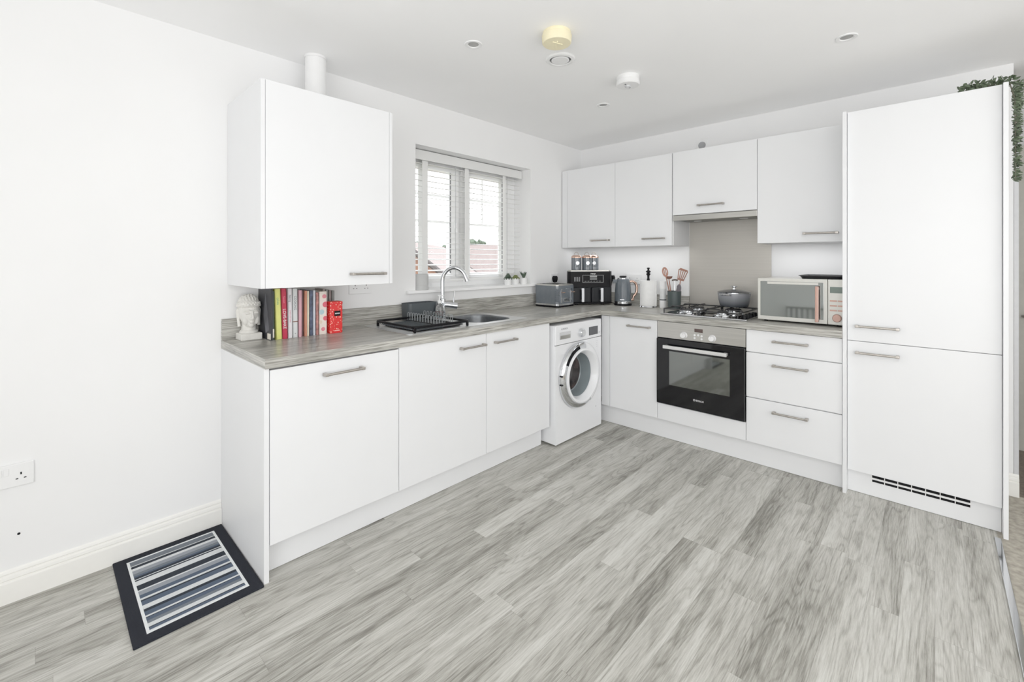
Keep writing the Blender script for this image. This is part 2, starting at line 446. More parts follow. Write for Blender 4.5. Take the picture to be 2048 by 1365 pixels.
lo = [b.verts.new((x, -2.866, z)) for x, z in prof]; hi = [b.verts.new((x, -2.79, z)) for x, z in prof]
b.faces.new(lo); b.faces.new(hi[::-1])
for i in range(len(prof)): k_ = (i + 1) % len(prof); b.faces.new((lo[i], hi[i], hi[k_], lo[k_]))
bmesh.ops.recalc_face_normals(b, faces=b.faces)
struct('baseboard_right', b, M['skirt'], label='white skirting at the end of the oven wall', cat='baseboard')
b = nb(); box(b, -.0042, .1, -2.866, -2.8475, 0, 2.06, .002)
struct('trim_2', b, M['plasg'], label='narrow pale door lining at the wall end', cat='trim')

# hall door
d1 = thing('door_1', 'pale panelled hall door seen past the tall unit', 'door', (.95, -2.955, 0)); d1['kind'] = 'structure'
b = nb(); box(b, .90, .9495, -3.75, -2.985, .004, 1.98, .003); leaf = obj('leaf', b, M['doorp'], d1, True)
b = nb(); box(b, .895, .9495, -2.983, -2.90, .0, 2.06, .004); box(b, .895, .9495, -3.83, -2.983, 1.985, 2.06, .004); obj('frame', b, M['doorp'], d1, True)
for z in (.32, 1.17, 1.88):
    b = nb(); box(b, .885, .8999, -2.995, -2.973, z - .045, z + .045, .002); obj('hinge', b, M['hinge'], d1, True)
b = nb(); tube(b, [(.899, -2.965, .912), (.86, -2.965, .912), (.855, -2.975, .912), (.855, -3.06, .912)], .009, 10); obj('handle', b, M['nickel'], d1, True)

# ---------------------------------------------------------------- window
w1 = thing('window_1', 'white framed two-sash window with glazing bars', 'window', ((WX0 + WX1) / 2, .18, WZ0)); w1['kind'] = 'structure'
FY0, FY1 = .18, .245
def rect_frame(b, x0, x1, z0, z1, t, y0, y1, bev=.004):
    box(b, x0, x0 + t, y0, y1, z0, z1, bev); box(b, x1 - t, x1, y0, y1, z0, z1, bev)
    box(b, x0 + t * .9, x1 - t * .9, y0, y1, z0, z0 + t, bev); box(b, x0 + t * .9, x1 - t * .9, y0, y1, z1 - t, z1, bev)
b = nb(); rect_frame(b, WX0, WX1, WZ0, WZ1, .048, FY0 + .01, FY1); box(b, -1.405, -1.355, FY0 + .01, FY1, WZ0 + .04, WZ1 - .04, .004)
obj('frame', b, M['upvc'], w1, True)
for x0, x1, gx0, gx1, cord in ((-1.885, -1.40, -1.83, -1.484, 1), (-1.36, -.80, -1.283, -.918, 0)):
    z0, z1 = WZ0 + .035, WZ1 - .04
    b = nb(); box(b, x0, gx0, FY0, FY1 - .01, z0, z1, .004); box(b, gx1, x1, FY0, FY1 - .01, z0, z1, .004)
    box(b, gx0 - .01, gx1 + .01, FY0, FY1 - .01, z0, 1.187, .004); box(b, gx0 - .01, gx1 + .01, FY0, FY1 - .01, 1.962, z1, .004)
    s = obj('sash', b, M['upvc'], w1, True)
    b = nb(); box(b, gx0 - .005, gx1 + .005, .218, .222, 1.18, 1.97); obj('pane', b, M['pane'], s, True)
    b = nb()
    for z in (1.778, 1.579): box(b, gx0, gx1, .207, .217, z - .009, z + .009, .002)
    vx = -1.752 if cord else -1.126
    box(b, vx - .008, vx + .008, .2078, .2162, 1.586, 1.964, .002)
    obj('glazing_bar', b, M['upvc'], s, True)
    b = nb(); box(b, gx1 - .008, gx1 + .001, .176, .185, 1.19, 1.96); obj('gasket', b, M['gasket'] if 'gasket' in M else mat('grey_gasket', S(118, 118, 120), .6), s, True)
    hx = -1.44 if cord else -1.325
    b = nb(); box(b, hx - .012, hx + .012, FY0 - .012, FY0, 1.53, 1.60, .003); box(b, hx - .008, hx + .008, FY0 - .03, FY0 - .01, 1.50, 1.58, .004); obj('window_handle', b, M['upvc'], s, True)
b = nb(); box(b, WX0, WX1, -.0, .19, 1.066, WZ0 + .001, 0); box(b, -2.005, -.685, -.032, 0, 1.066, WZ0 + .001, .004)
obj('window_sill', b, M['upvc'], w1, True)

# venetian blind
BX0, BX1 = -1.917, -.766
bl = thing('venetian_blind', 'white wooden venetian blind lowered with slats open over the window', 'blind', ((BX0 + BX1) / 2, .13, WZ1))
b = nb(); box(b, BX0, BX1, .088, .098, 1.997, 2.0645, .002); box(b, BX1 - .01, BX1, .098, .13, 1.997, 2.0645, .002); obj('valance', b, M['slat'], bl, True)
b = nb(); box(b, BX0 + .005, BX1 - .012, .104, .160, 2.02, 2.0715, .001); obj('headrail', b, mat('headrail_gap_shade', S(110, 110, 108), .6), bl, True)  # headrail coloured dark to paint the shaded gap above the valance
b = nb(); z = 1.981
while z > 1.17:
    box(b, BX0, BX1, -.022, .022, -.0018, .0018, rot=Matrix.Translation((0, .135, z)) @ Matrix.Rotation(R(6), 4, 'X')); z -= .0404
obj('slats', b, M['slat'], bl, True)
b = nb(); box(b, BX0, BX1, .112, .158, 1.132, 1.150, .004); obj('bottom_rail', b, M['slat'], bl, True)
for x, w in ((-1.772, .024), (-1.380, .020), (-.965, .018)):
    b = nb(); box(b, x - w, x + w, .1085, .110, 1.134, 2.0); box(b, x - w, x + w, .160, .1612, 1.134, 2.0); obj('ladder_tape', b, M['slat'], bl, True)
cordm = mat('grey_cord', S(170, 170, 172), .8)
for x, z0, z1 in ((-1.497, 1.165, 2.0), (-.937, 1.165, 2.0)):
    b = nb(); tube(b, [(x, .103, z1), (x, .103, z0)], .0022, 6); cd = obj('cord', b, cordm, bl, True)
    zt = 1.552 if x < -1.2 else 1.832
    b = nb(); lathe(b, [(0, .022), (.004, .02), (.006, .0), (.005, -.02), (0, -.022)], (x + .008, .099, zt), 12); obj('tassel', b, M['plas'], bl, True)

# ---------------------------------------------------------------- base run, window wall
DY = -.609; DT = .853; DB = .1443
b = nb(); box(b, -3.0542, -3.0352, -.606, -.0005, .0, ZB - .001, .001)
solo('end_panel', b, M['white'], 'white end panel closing the left end of the worktop run', 'panel')
dd = -.02 - DY
XS = [-3.0343, -2.4417, -1.8488, -1.2522]
cabinet('base_cabinet', 'white base unit with one wide door nearest the striped mat', 'cabinet', (XS[0], DY, 0), 0, XS[1] - XS[0], dd, DB, DT + .003,
        [(0, XS[1] - XS[0], DB, DT - .004, .304, .793)], carcm=M['gap'])  # carcass coloured dark to paint the shadow line under the worktop
W2 = XS[3] - XS[1]; m = XS[2] - XS[1]
t = thing('base_cabinet', 'white double-door base unit under the sink', 'cabinet', (XS[1], DY, 0))
b = nb(); box(b, .0005, W2 - .0005, .020, dd, DB, .70); box(b, .0005, W2 - .0005, .020, .06, .70, DT + .002); obj('carcass', b, M['carc'], t)
for x0, x1, hx in ((0, m, .479), (m, W2, .746)):
    b = nb(); box(b, x0 + .0016, x1 - .0016, 0, .018, DB, DT + .002, .0012); d = obj('door', b, M['white'], t); handle(d, hx, .795)
b = nb(); box(b, -3.035, -1.256, -.537, -.519, 0.002, DB - .001, .001)
solo('plinth', b, M['white'], 'white plinth board under the sink-side base units', 'plinth')

# ---------------------------------------------------------------- base run, oven wall (fronts face -x)
DX = -.592
Y0, Y1, Y2, Y3 = -.6825, -1.075, -1.6661, -2.1605
def oloc(y): return (DX, y, 0)
dr = -DX - .02
t = cabinet('base_cabinet', 'narrow white corner base unit between washing machine and oven', 'cabinet', oloc(-.607), -90, Y1 * -1 - .607, dr, DB, DT,
        [(0, .0755, DB, DT, None, None, 'corner_post'), (.0755, -Y1 - .607, DB, DT, .327, .795)])
ow = Y1 - Y2
t = cabinet('oven_housing', 'white oven housing unit with filler panel below the oven', 'cabinet', oloc(Y1), -90, ow, dr, DB, .262,
        [(0, ow, DB, .262, None, None, 'filler_panel')])
dw = Y2 - Y3
t = cabinet('drawer_cabinet', 'white three-drawer base unit between oven and tall unit', 'cabinet', oloc(Y2), -90, dw, dr, DB, DT,
        [(0, dw, .7135, DT, .243, .794, 'drawer'), (0, dw, .4285, .711, .243, .648, 'drawer'), (0, dw, DB, .426, .243, .363, 'drawer')])
b = nb(); box(b, -.546, -.528, -2.160, -.56, .002, DB - .001, .001)
solo('plinth', b, M['white'], 'white plinth board under the oven and drawers', 'plinth')

# tall fridge housing
t = thing('tall_cabinet', 'tall white fridge freezer housing with two doors and vent grille', 'cabinet', (-.6036, -2.162, 0), -90)
TW = .6184; dt = .6036 - .005
for x0 in (0, TW - .0155):
    b = nb(); box(b, x0, x0 + .0165, 0, dt, 0, 2.11, .001); obj('side_panel', b, M['white'], t)
b = nb(); box(b, .017, TW - .017, .049, dt, .13, 2.108); obj('carcass', b, M['carc'], t)
for z0, z1, hz in ((.846, 2.110, .927), (.1276, .8425, .783)):
    b = nb(); box(b, .0185, TW - .0175, .0295, .048, z0, z1, .0012); d = obj('door', b, M['white'], t); handle(d, .147, hz, y=.0295)
b = nb(); box(b, .017, TW - .017, .062, .08, .002, .1265, .001); p = obj('plinth', b, M['white'], t)
b = nb(); box(b, .122, .500, .0606, .0625, .080, .1155, .0005); g = obj('vent_grille', b, M['black'], p)
b = nb()
for i in range(8): x = .122 + .378 * i / 7; box(b, x - .0016, x + .0016, .0596, .0625, .080, .1155)
box(b, .122, .500, .0594, .0625, .0930, .1025)
obj('grille_bar', b, M['plas'], g)

# ---------------------------------------------------------------- wall units
UX = -.315; UZ0, UZ1 = 1.4017, 2.1151
def uloc(y): return (UX, y, 0)
def wcab(label, ya, yb, doors, z0=UZ0):
    return cabinet('wall_cabinet', label, 'cabinet', uloc(ya), -90, ya - yb, -UX - .002, z0, UZ1, doors, group=None)
wcab('white corner wall unit above the air fryer beside the window', -.008, -.5655, [(0, .063, UZ0, UZ1, None, None, 'filler_panel'), (.063, .5575, UZ0, UZ1, .417, 1.461)])
wcab('white wall unit above the kettle, left of the extractor unit', -.5655, -1.0674, [(0, .496, UZ0, UZ1, .350, 1.460)])
wcab('short white wall unit over the extractor hood', -1.0674, -1.6569, [(0, .5895, 1.632, UZ1, .287, 1.6925)], 1.632)
wcab('white wall unit above the microwave beside the tall housing', -1.6569, -2.1615, [(0, .5046, UZ0, UZ1, .360, 1.4575)])

# boiler cupboard
t = thing('wall_cabinet', 'deep white wall cupboard over the cookbooks with flue pipe above', 'cabinet', (-3.0268, -.4811, 0))
BW = .627
for x0 in (0, BW - .017):
    b = nb(); box(b, x0, x0 + .017, 0, .479, 1.1673, 2.0554, .001); obj('side_panel', b, M['white'], t)
b = nb(); box(b, .018, BW - .018, .022, .479, 1.19, 2.04); obj('carcass', b, M['carc'], t)
b = nb(); box(b, .0185, BW - .0185, 0, .018, 1.1673, 2.0554, .0012); d = obj('door', b, M['white'], t); handle(d, .484, 1.2215)
b = nb(); cyl(b, (-2.655, -.145, 2.0405), (-2.655, -.145, ZC - .0005), .052, seg=48)
lathe(b, [(.052, 0), (.056, 0), (.056, .012), (.052, .012)], (-2.655, -.145, ZC - .013), 48)
solo('flue_pipe', b, M['plas'], 'white round flue pipe rising from cupboard to ceiling', 'pipe')

# extractor hood, splashback
t = thing('extractor_hood', 'slim steel extractor hood under the short wall unit', 'extractor hood', (UX, -1.0674, 0), -90)
b = nb(); box(b, .001, .5885, .004, .024, 1.590, 1.6285, .002); obj('visor', b, M['steel'], t)
b = nb(); box(b, .003, .586, .024, .30, 1.596, 1.631); obj('housing', b, M['steel'], t)
b = nb(); box(b, .03, .56, .05, .27, 1.592, 1.596); obj('grease_filter', b, M['filt'], t)
for x in (.13, .46):
    b = nb(); lathe(b, [(0, 1.5905), (.028, 1.5905), (.030, 1.5935), (0, 1.5935)], (x, .16, 0), 24); obj('lamp', b, M['plas'], t)
b = nb(); box(b, -.008, -.001, -1.669, -1.073, .8985, 1.63, .001)
solo('splashback', b, M['splash'], 'brushed steel splashback panel behind the hob', 'splashback')

# ---------------------------------------------------------------- worktop
wt = thing('worktop', 'L-shaped grey timber effect worktop over the base units', 'worktop', (-.3, -.3, ZB))
def slab(name, xs, ys, skip, z0, z1, m):
    b = nb()
    g = {}
    for k, z in enumerate((z0, z1)):
        for i, x in enumerate(xs):
            for j, y in enumerate(ys): g[i, j, k] = b.verts.new((x, y, z))
    cells = {(i, j) for i in range(len(xs) - 1) for j in range(len(ys) - 1)} - set(skip)
    for i, j in cells:
        b.faces.new((g[i, j, 1], g[i + 1, j, 1], g[i + 1, j + 1, 1], g[i, j + 1, 1]))
        b.faces.new((g[i, j, 0], g[i, j + 1, 0], g[i + 1, j + 1, 0], g[i + 1, j, 0]))
        for (di, dj), (p, q) in {(0, -1): ((i, j), (i + 1, j)), (1, 0): ((i + 1, j), (i + 1, j + 1)), (0, 1): ((i + 1, j + 1), (i, j + 1)), (-1, 0): ((i, j + 1), (i, j))}.items():
            if (i + di, j + dj) not in cells: b.faces.new((g[p[0], p[1], 0], g[q[0], q[1], 0], g[q[0], q[1], 1], g[p[0], p[1], 1]))
    for v in [v for v in b.verts if not v.link_faces]: b.verts.remove(v)
    bmesh.ops.recalc_face_normals(b, faces=b.faces)
    return obj(name, b, m, wt, True, ang=20)
slab('slab', [-3.0546, -2.09, -1.44, -.0005], [-.6199, -.505, -.105, -.0005], [(1, 1)], ZB, ZT, M['topx'])
slab('slab', [-.6176, -.0005], [-2.1612, -.6203], [], ZB, ZT, M['topy'])
US = []
b = nb(); box(b, -3.0546, -.0005, -.016, -.0005, ZT + .0003, 1.0, .001); tag(obj('upstand', b, M['topx']), 'grey timber effect upstand along the window wall', 'upstand')
b = nb(); box(b, -.016, -.0005, -1.0725, -.0165, ZT + .0003, .995, .001); tag(obj('upstand', b, M['topy']), 'grey timber effect upstand behind kettle and kitchen paper', 'upstand')
b = nb(); box(b, -.016, -.0005, -2.1612, -1.670, ZT + .0003, .995, .001); tag(obj('upstand', b, M['topy']), 'grey timber effect upstand behind the microwave', 'upstand')

# ---------------------------------------------------------------- sink
sk = thing('sink', 'stainless steel one and a half bowl inset sink', 'sink', (-1.85, -.31, ZT))
SZ = ZT + .0025
b = nb(); loops = []
outer = rrect(-2.345, -1.395, -.548, -.062, .03)
bowls = [rrect(-1.82, -1.47, -.49, -.125, .09, 8), rrect(-2.075, -1.875, -.47, -.15, .06, 8)]
for pts in [outer] + bowls:
    vs = [b.verts.new((x, y, SZ)) for x, y in pts]
    es = [b.edges.new((vs[i], vs[(i + 1) % len(vs)])) for i in range(len(vs))]; loops.append((vs, es))
bmesh.ops.triangle_fill(b, use_beauty=True, edges=[e for l in loops for e in l[1]])
vs = loops[0][0]; lo = [b.verts.new((v.co.x * 1.0, v.co.y, ZT + .0002)) for v in vs]
for i in range(len(vs)): j = (i + 1) % len(vs); b.faces.new((vs[i], vs[j], lo[j], lo[i]))
bmesh.ops.recalc_face_normals(b, faces=b.faces)
obj('drainer', b, M['sink'], sk, True, ang=40)
for pts, dep, nm in ((bowls[0], .16, 'bowl'), (bowls[1], .11, 'half_bowl')):
    b = nb(); cx = sum(p[0] for p in pts) / len(pts); cy = sum(p[1] for p in pts) / len(pts); rings = []
    for f, z in ((1.0, SZ), (.985, SZ - .004), (.96, SZ - .02), (.92, SZ - dep + .03), (.86, SZ - dep + .006), (.75, SZ - dep)):
        rings.append([b.verts.new((cx + (x - cx) * f, cy + (y - cy) * f, z)) for x, y in pts])
    for a, c in zip(rings, rings[1:]):
        for i in range(len(pts)): j = (i + 1) % len(pts); b.faces.new((a[i], c[i], c[j], a[j]))
    b.faces.new(rings[-1])
    for f in b.faces: f.normal_flip()
    bmesh.ops.recalc_face_normals(b, faces=b.faces)
    for f in b.faces: f.normal_flip()
    bw = obj(nm, b, M['bowlst'], sk, True, ang=50)
    b = nb(); lathe(b, [(0, .003), (.03, .003), (.034, .0005), (0, .0005)], (cx, cy, SZ - dep), 24); obj('waste', b, M['chrome'], bw, True)

# tap
TX, TY = -1.770, -.088
tp = thing('kitchen_tap', 'chrome swan-neck mixer tap behind the sink', 'tap', (TX, TY, SZ))
b = nb(); lathe(b, [(0, 0), (.027, 0), (.027, .008), (.021, .014), (.021, .125), (.016, .13), (0, .13)], (TX, TY, SZ), 32); obj('body', b, M['chrome'], tp, True)
ux, uy = math.cos(R(-52)), math.sin(R(-52)); rad = .082
pts = [(TX, TY, SZ + .12), (TX, TY, 1.08), (TX, TY, 1.145)]
for i in range(1, 15):
    a = R(180 - 160 * i / 14); dx = rad + rad * math.cos(a)
    pts.append((TX + dx * ux, TY + dx * uy, 1.145 + rad * math.sin(a) * 1.12))
l = Vector(pts[-1]); q = Vector(pts[-2]); dv = (l - q).normalized(); pts.append(tuple(l + dv * .03))
b = nb(); tube(b, pts, .0135, 16); obj('spout', b, M['chrome'], tp, True)
e = Vector(pts[-1]); b = nb(); cyl(b, e - dv * .012, e + dv * .004, .0152, seg=20); obj('aerator', b, M['chrome'], tp, True)
b = nb(); cyl(b, (TX + .012, TY - .006, .985), (TX + .09, TY - .045, .972), .022, seg=28); hv = obj('valve', b, M['chrome'], tp, True)
b = nb(); tube(b, [(TX + .07, TY - .035, .99), (TX + .072, TY - .036, 1.03), (TX + .076, TY - .038, 1.075)], .005, 10); obj('lever', b, M['chrome'], hv, True)
b = nb(); cyl(b, (TX - .012, TY + .004, .985), (TX - .055, TY - .03, .99), .024, .026, 28); obj('side_spray_cap', b, M['chrome'], tp, True)

# dish rack
rk = thing('dish_rack', 'black dish drying rack with white-tipped tines beside the sink', 'dish rack', (-2.10, -.33, SZ))
RX0, RX1, RY0, RY1, RZ = -2.298, -1.918, -.532, -.142, .929
b = nb(); tube(b, [(x, y, RZ) for x, y in rrect(RX0, RX1, RY0, RY1, .02, 4)], .0075, 8, True); obj('rim', b, M['black'], rk, True)
b = nb()
prism(b, rrect(RX0 + .03, RX1 - .03, RY0 + .03, RY1 - .03, .02, 4), SZ + .004, SZ + .010)
obj('drip_tray', b, M['black'], rk, True)
b = nb()
for i in range(17):
    y = RY0 + .02 + i * (RY1 - RY0 - .04) / 16
    tube(b, [(RX0 + .003, y, RZ), (RX0 + .02, y, SZ + .010), (RX0 + .2, y, SZ + .012)], .0019, 6)
tube(b, [(RX0 + .2, RY0 + .02, SZ + .012), (RX0 + .2, RY1 - .02, SZ + .012)], .0035, 8)
obj('side_wires', b, M['dark'], rk, True)
for x, y in ((RX0, RY0), (RX1, RY0), (RX0, RY1), (RX1, RY1)):
    b = nb(); sx = 1 if x == RX0 else -1; sy = 1 if y == RY0 else -1
    box(b, min(x, x + sx * .013), max(x, x + sx * .013), min(y, y + sy * .013), max(y, y + sy * .013), SZ + .0005, RZ + .003, .003); obj('foot', b, M['black'], rk, True)
tine = None
tm = mat('grey_tine', S(126, 130, 132), .4)
for x, y0, y1, n in ((-2.085, -.145, -.50, 14), (-1.965, -.145, -.42, 9)):
    b = nb(); tube(b, [(x - .004, y0, SZ + .014), (x - .004, y1, SZ + .014)], .005, 8); obj('rail', b, M['black'], rk, True)
    for i in range(n):
        y = y0 + (y1 - y0) * i / (n - 1)
        b = nb(); tube(b, [(x, y, SZ + .014), (x, y, SZ + .056)] + [(x + .007 - .007 * math.cos(R(a)), y, SZ + .056 + .007 * math.sin(R(a))) for a in (45, 90, 135, 180)] + [(x + .014, y, SZ + .016)], .0022, 6)
        obj('tine', b, tm, rk, True)
# caddy
t = thing('cutlery_caddy', 'charcoal rounded caddy standing behind the dish rack', 'caddy', (-1.95, -.08, SZ))
b = nb(); outp = rrect(-2.062, -1.835, -.128, -.022, .025, 6)
rings = []
for f, z in ((.95, SZ), (1.0, 1.012), (.965, 1.012), (.93, SZ + .006)):
    rings.append([b.verts.new((-1.9485 + (x + 1.9485) * f, -.075 + (y + .075) * f, z)) for x, y in outp])
for a, c in zip(rings, rings[1:]):
    for i in range(len(outp)): j = (i + 1) % len(outp); b.faces.new((a[i], a[j], c[j], c[i]))
b.faces.new(rings[0][::-1]); b.faces.new(rings[-1]); bmesh.ops.recalc_face_normals(b, faces=b.faces)
obj('tub', b, M['dark'], t, True)
# soap bottle
t = thing('soap_bottle', 'clear pump bottle of red soap between caddy and tap', 'bottle', (-1.848, -.158, SZ))
b = nb(); lathe(b, [(0, 0), (.025, 0), (.027, .006), (.027, .07), (.022, .09), (.011, .10), (.011, .108), (0, .108)], seg=28); bo = obj('bottle', b, M['clear'], t)
b = nb(); lathe(b, [(0, .003), (.0235, .003), (.0245, .008), (.0245, .056), (0, .056)], seg=28); obj('soap', b, M['soap'], bo)
b = nb(); lathe(b, [(.013, .106), (.013, .122), (.005, .124), (.005, .15), (.013, .151), (.013, .158), (0, .158)], seg=20); box(b, 0, .035, -.005, .005, .150, .157, .002); tube(b, [(0, 0, .105), (0, 0, .02)], .003, 8); obj('pump', b, M['plas'], t)

# ---------------------------------------------------------------- washing machine
WX = -1.2303; WW = .577
wm = thing('washing_machine', 'white front-loading washing machine with chrome-rimmed round door', 'washing machine', (WX, -.6425, 0))
b = nb(); box(b, 0, WW, .012, .60, .014, .834, .006, 3)
bmesh.ops.delete(b, geom=[f for f in b.faces if f.normal.y < -.99 and f.calc_area() > .1], context='FACES'); obj('body', b, M['wm'], wm)
DCX, DCZ = .272, .455
b = nb(); lp = []
for pts in (rrect(0, WW, .014, .696, .004, 3), [(DCX + .19 * math.cos(2 * PI * i / 48), DCZ + .19 * math.sin(2 * PI * i / 48)) for i in range(48)]):
    vs = [b.verts.new((x, 0, z)) for x, z in pts]; lp += [b.edges.new((vs[i], vs[(i + 1) % len(vs)])) for i in range(len(vs))]
r_ = bmesh.ops.triangle_fill(b, use_beauty=True, edges=lp)
ex = bmesh.ops.extrude_face_region(b, geom=b.faces[:])
bmesh.ops.translate(b, vec=(0, .016, 0), verts=[v for v in ex['geom'] if isinstance(v, bmesh.types.BMVert)])
bmesh.ops.recalc_face_normals(b, faces=b.faces); obj('front_panel', b, M['wm'], wm)
b = nb(); box(b, 0, WW, -.002, .016, .699, .834, .006, 3); cp = obj('control_panel', b, M['wm'], wm)
for x in (.05, WW - .05):
    for y in (.06, .5):
        b = nb(); cyl(b, (x, y, 0), (x, y, .015), .02); obj('foot', b, M['black'], wm)
b = nb(); box(b, .045, .175, -.0045, -.0015, .735, .785, .002); dr_ = obj('detergent_drawer', b, M['plasg'], cp)
b = nb(); box(b, .05, .165, -.0055, -.004, .737, .762, .002); obj('drawer_grip', b, M['steel'], dr_)
b = nb(); lathe(b, [(0, .026), (.026, .026), (.030, .020), (.031, 0), (0, 0)], (.302, -.001, .757), 36, '-y'); kn = obj('dial', b, M['chrome'], cp)
b = nb(); lathe(b, [(0, .028), (.02, .028), (.02, .0255), (0, .0255)], (.302, -.001, .757), 36, '-y'); obj('dial_cap', b, M['plasg'], kn)
b = nb(); box(b, .405, .525, -.0045, -.001, .722, .785, .002); obj('display', b, M['disp'], cp)
b = nb(); lathe(b, [(0, .004), (.007, .004), (.007, 0), (0, 0)], (.545, -.001, .733), 16, '-y'); obj('button', b, M['plasg'], cp)
gt = mat('grey_print', S(120, 122, 126), .6)
text('brand_text', 'BOSCH', .016, (.112, -.0025, .806), gt, cp)
b = nb(); lathe(b, [(.0045, .0008), (.0062, .0008), (.0062, 0), (.0045, 0)], (.072, -.002, .806), 20, '-y'); box(b, .069, .075, -.0028, -.002, .805, .807); obj('brand_ring', b, gt, cp)
for i in range(4): 
    text('panel_print', '- - -', .012, (.515, -.0005, .67 - .014 * i), gt, wm)
b = nb(); lathe(b, [(.236, 0), (.238, .012), (.232, .026), (.222, .034), (.205, .040), (.196, .040), (.196, 0)], (DCX, 0, DCZ), 72, '-y'); rg = obj('door_ring', b, M['chrome'], wm)
# white face covering the right side and the inner collar
b = nb()
lathe(b, [(.198, .038), (.194, .050), (.184, .053), (.174, .046), (.158, .014), (.1555, .004), (.1555, -.010), (.196, -.010)], (DCX, 0, DCZ), 72, '-y')
wh = obj('door_collar', b, M['wm'], wm)
b = bmesh.new()
prof = [(.190, .046), (.205, .0465), (.2235, .040), (.236, .028), (.241, .012), (.240, 0)]
N = 40; ringv = []
for i in range(N + 1):
    a = R(-62 + (78 + 62) * i / N)
    ringv.append([b.verts.new((DCX + r * math.cos(a), -y, DCZ + r * math.sin(a))) for r, y in prof])
for a, c in zip(ringv, ringv[1:]):
    for i in range(len(prof) - 1): b.faces.new((a[i], a[i + 1], c[i + 1], c[i]))
for rv, an in ((ringv[0], -62), (ringv[-1], 78)):
    b.faces.new(rv + [b.verts.new((DCX + .19 * math.cos(R(an)), -.001, DCZ + .19 * math.sin(R(an))))])
bmesh.ops.recalc_face_normals(b, faces=b.faces)
obj('door_cover', b, M['wm'], wm)
b = bmesh.new()
prof = [(.198, .0415), (.207, .042), (.221, .0365)]
ringv = []
for i in range(N + 1):
    a = R(100 + 52 * i / N)
    ringv.append([b.verts.new((DCX + r * math.cos(a), -y, DCZ + r * math.sin(a))) for r, y in prof])
for a, c in zip(ringv, ringv[1:]):
    for i in range(len(prof) - 1): b.faces.new((a[i], c[i], c[i + 1], a[i + 1]))
bmesh.ops.recalc_face_normals(b, faces=b.faces); obj('door_grip', b, M['black'], rg)
bowlm = mat('porthole_glass', S(118, 128, 132), .08, 0, var=.1, nscale=8, spec=.6)
b = nb(); lathe(b, [(.1554, .003), (.151, -.012), (.145, -.045), (.138, -.075), (.132, -.080)], (DCX, 0, DCZ), 64, '-y'); gl = obj('door_glass', b, bowlm, wm)
b = nb(); lathe(b, [(.133, -.0795), (0, -.081)], (DCX - .0, 0, DCZ), 48, '-y'); obj('glass_base', b, mat('dark_laundry_behind_glass', S(46, 38, 37), .12, var=.9, nscale=18), gl)
b = nb(); lathe(b, [(.075, .001), (.002, .001), (0, .001)], (DCX - .055, -.010, DCZ - .0), 48, '-y', 1, 1.4); 
for v in b.verts: v.co.z = DCZ + (v.co.z - DCZ) * 1.0
b.free()
for z in (DCZ + .03, DCZ - .03):
    b = nb(); box(b, DCX - .240, DCX - .224, -.033, -.01, z - .005, z + .005, .002); obj('hinge_pin', b, M['black'], rg)
b = nb(); lathe(b, [(0, .002), (.006, .002), (.006, 0), (0, 0)], (.50, 0, .17), 12, '-y'); obj('filter_latch', b, M['plasg'], wm)

# ---------------------------------------------------------------- oven
ov = thing('oven', 'built-in single oven with steel fascia and black glass door', 'oven', oloc(Y1), -90)
OW = Y1 - Y2
b = nb(); box(b, .004, OW - .004, .004, .55, .264, .852); obj('housing', b, M['black'], ov)
b = nb(); box(b, .002, OW - .002, -.004, .012, .736, .851, .002); fa = obj('fascia', b, M['steel'], ov)
for x in (.196, .386):
    b = nb(); lathe(b, [(0, .026), (.0165, .026), (.019, .022), (.020, .004), (.0235, .001), (.0235, 0), (0, 0)], (x, -.004, .769), 36, '-y'); k_ = obj('knob', b, M['plas'], fa)
    b = nb(); box(b, x - .0012, x + .0012, -.0315, -.0295, .774, .785); obj('pointer', b, M['plasg'], k_)
b = nb(); box(b, .268, .324, -.0055, -.003, .798, .822, .001); obj('display', b, mat('brown_display', S(70, 52, 48), .2), fa)
for x, z in ((.271, .778), (.295, .780), (.318, .776), (.271, .758), (.318, .756)):
    b = nb(); lathe(b, [(0, .005), (.007, .005), (.0075, 0), (0, 0)], (x, -.004, z), 16, '-y'); obj('button', b, M['plas'], fa)
b = nb(); box(b, .003, OW - .003, -.020, .004, .268, .731, .003); dr_ = obj('door', b, M['blackgl'], ov)
b = nb(); box(b, .098, .500, -.0208, -.019, .41, .648, .0003); obj('window', b, M['ovenwin'], dr_)
b = nb(); box(b, .068, .492, -.062, -.048, .669, .692, .003)
for x in (.08, .475): box(b, x - .008, x + .012, -.05, -.018, .672, .689, .002)
obj('handle', b, mat('pale_satin_bar', S(214, 214, 212), .35, .35), dr_)
tw = mat('white_print', S(222, 222, 222), .5)
text('brand_text', 'BOSCH', .016, (.310, -.0205, .338), tw, dr_)
b = nb(); lathe(b, [(.0050, .0008), (.0070, .0008), (.0070, 0), (.0050, 0)], (.273, -.020, .339), 20, '-y'); box(b, .2702, .2758, -.0208, -.02, .338, .340); obj('brand_ring', b, tw, dr_)

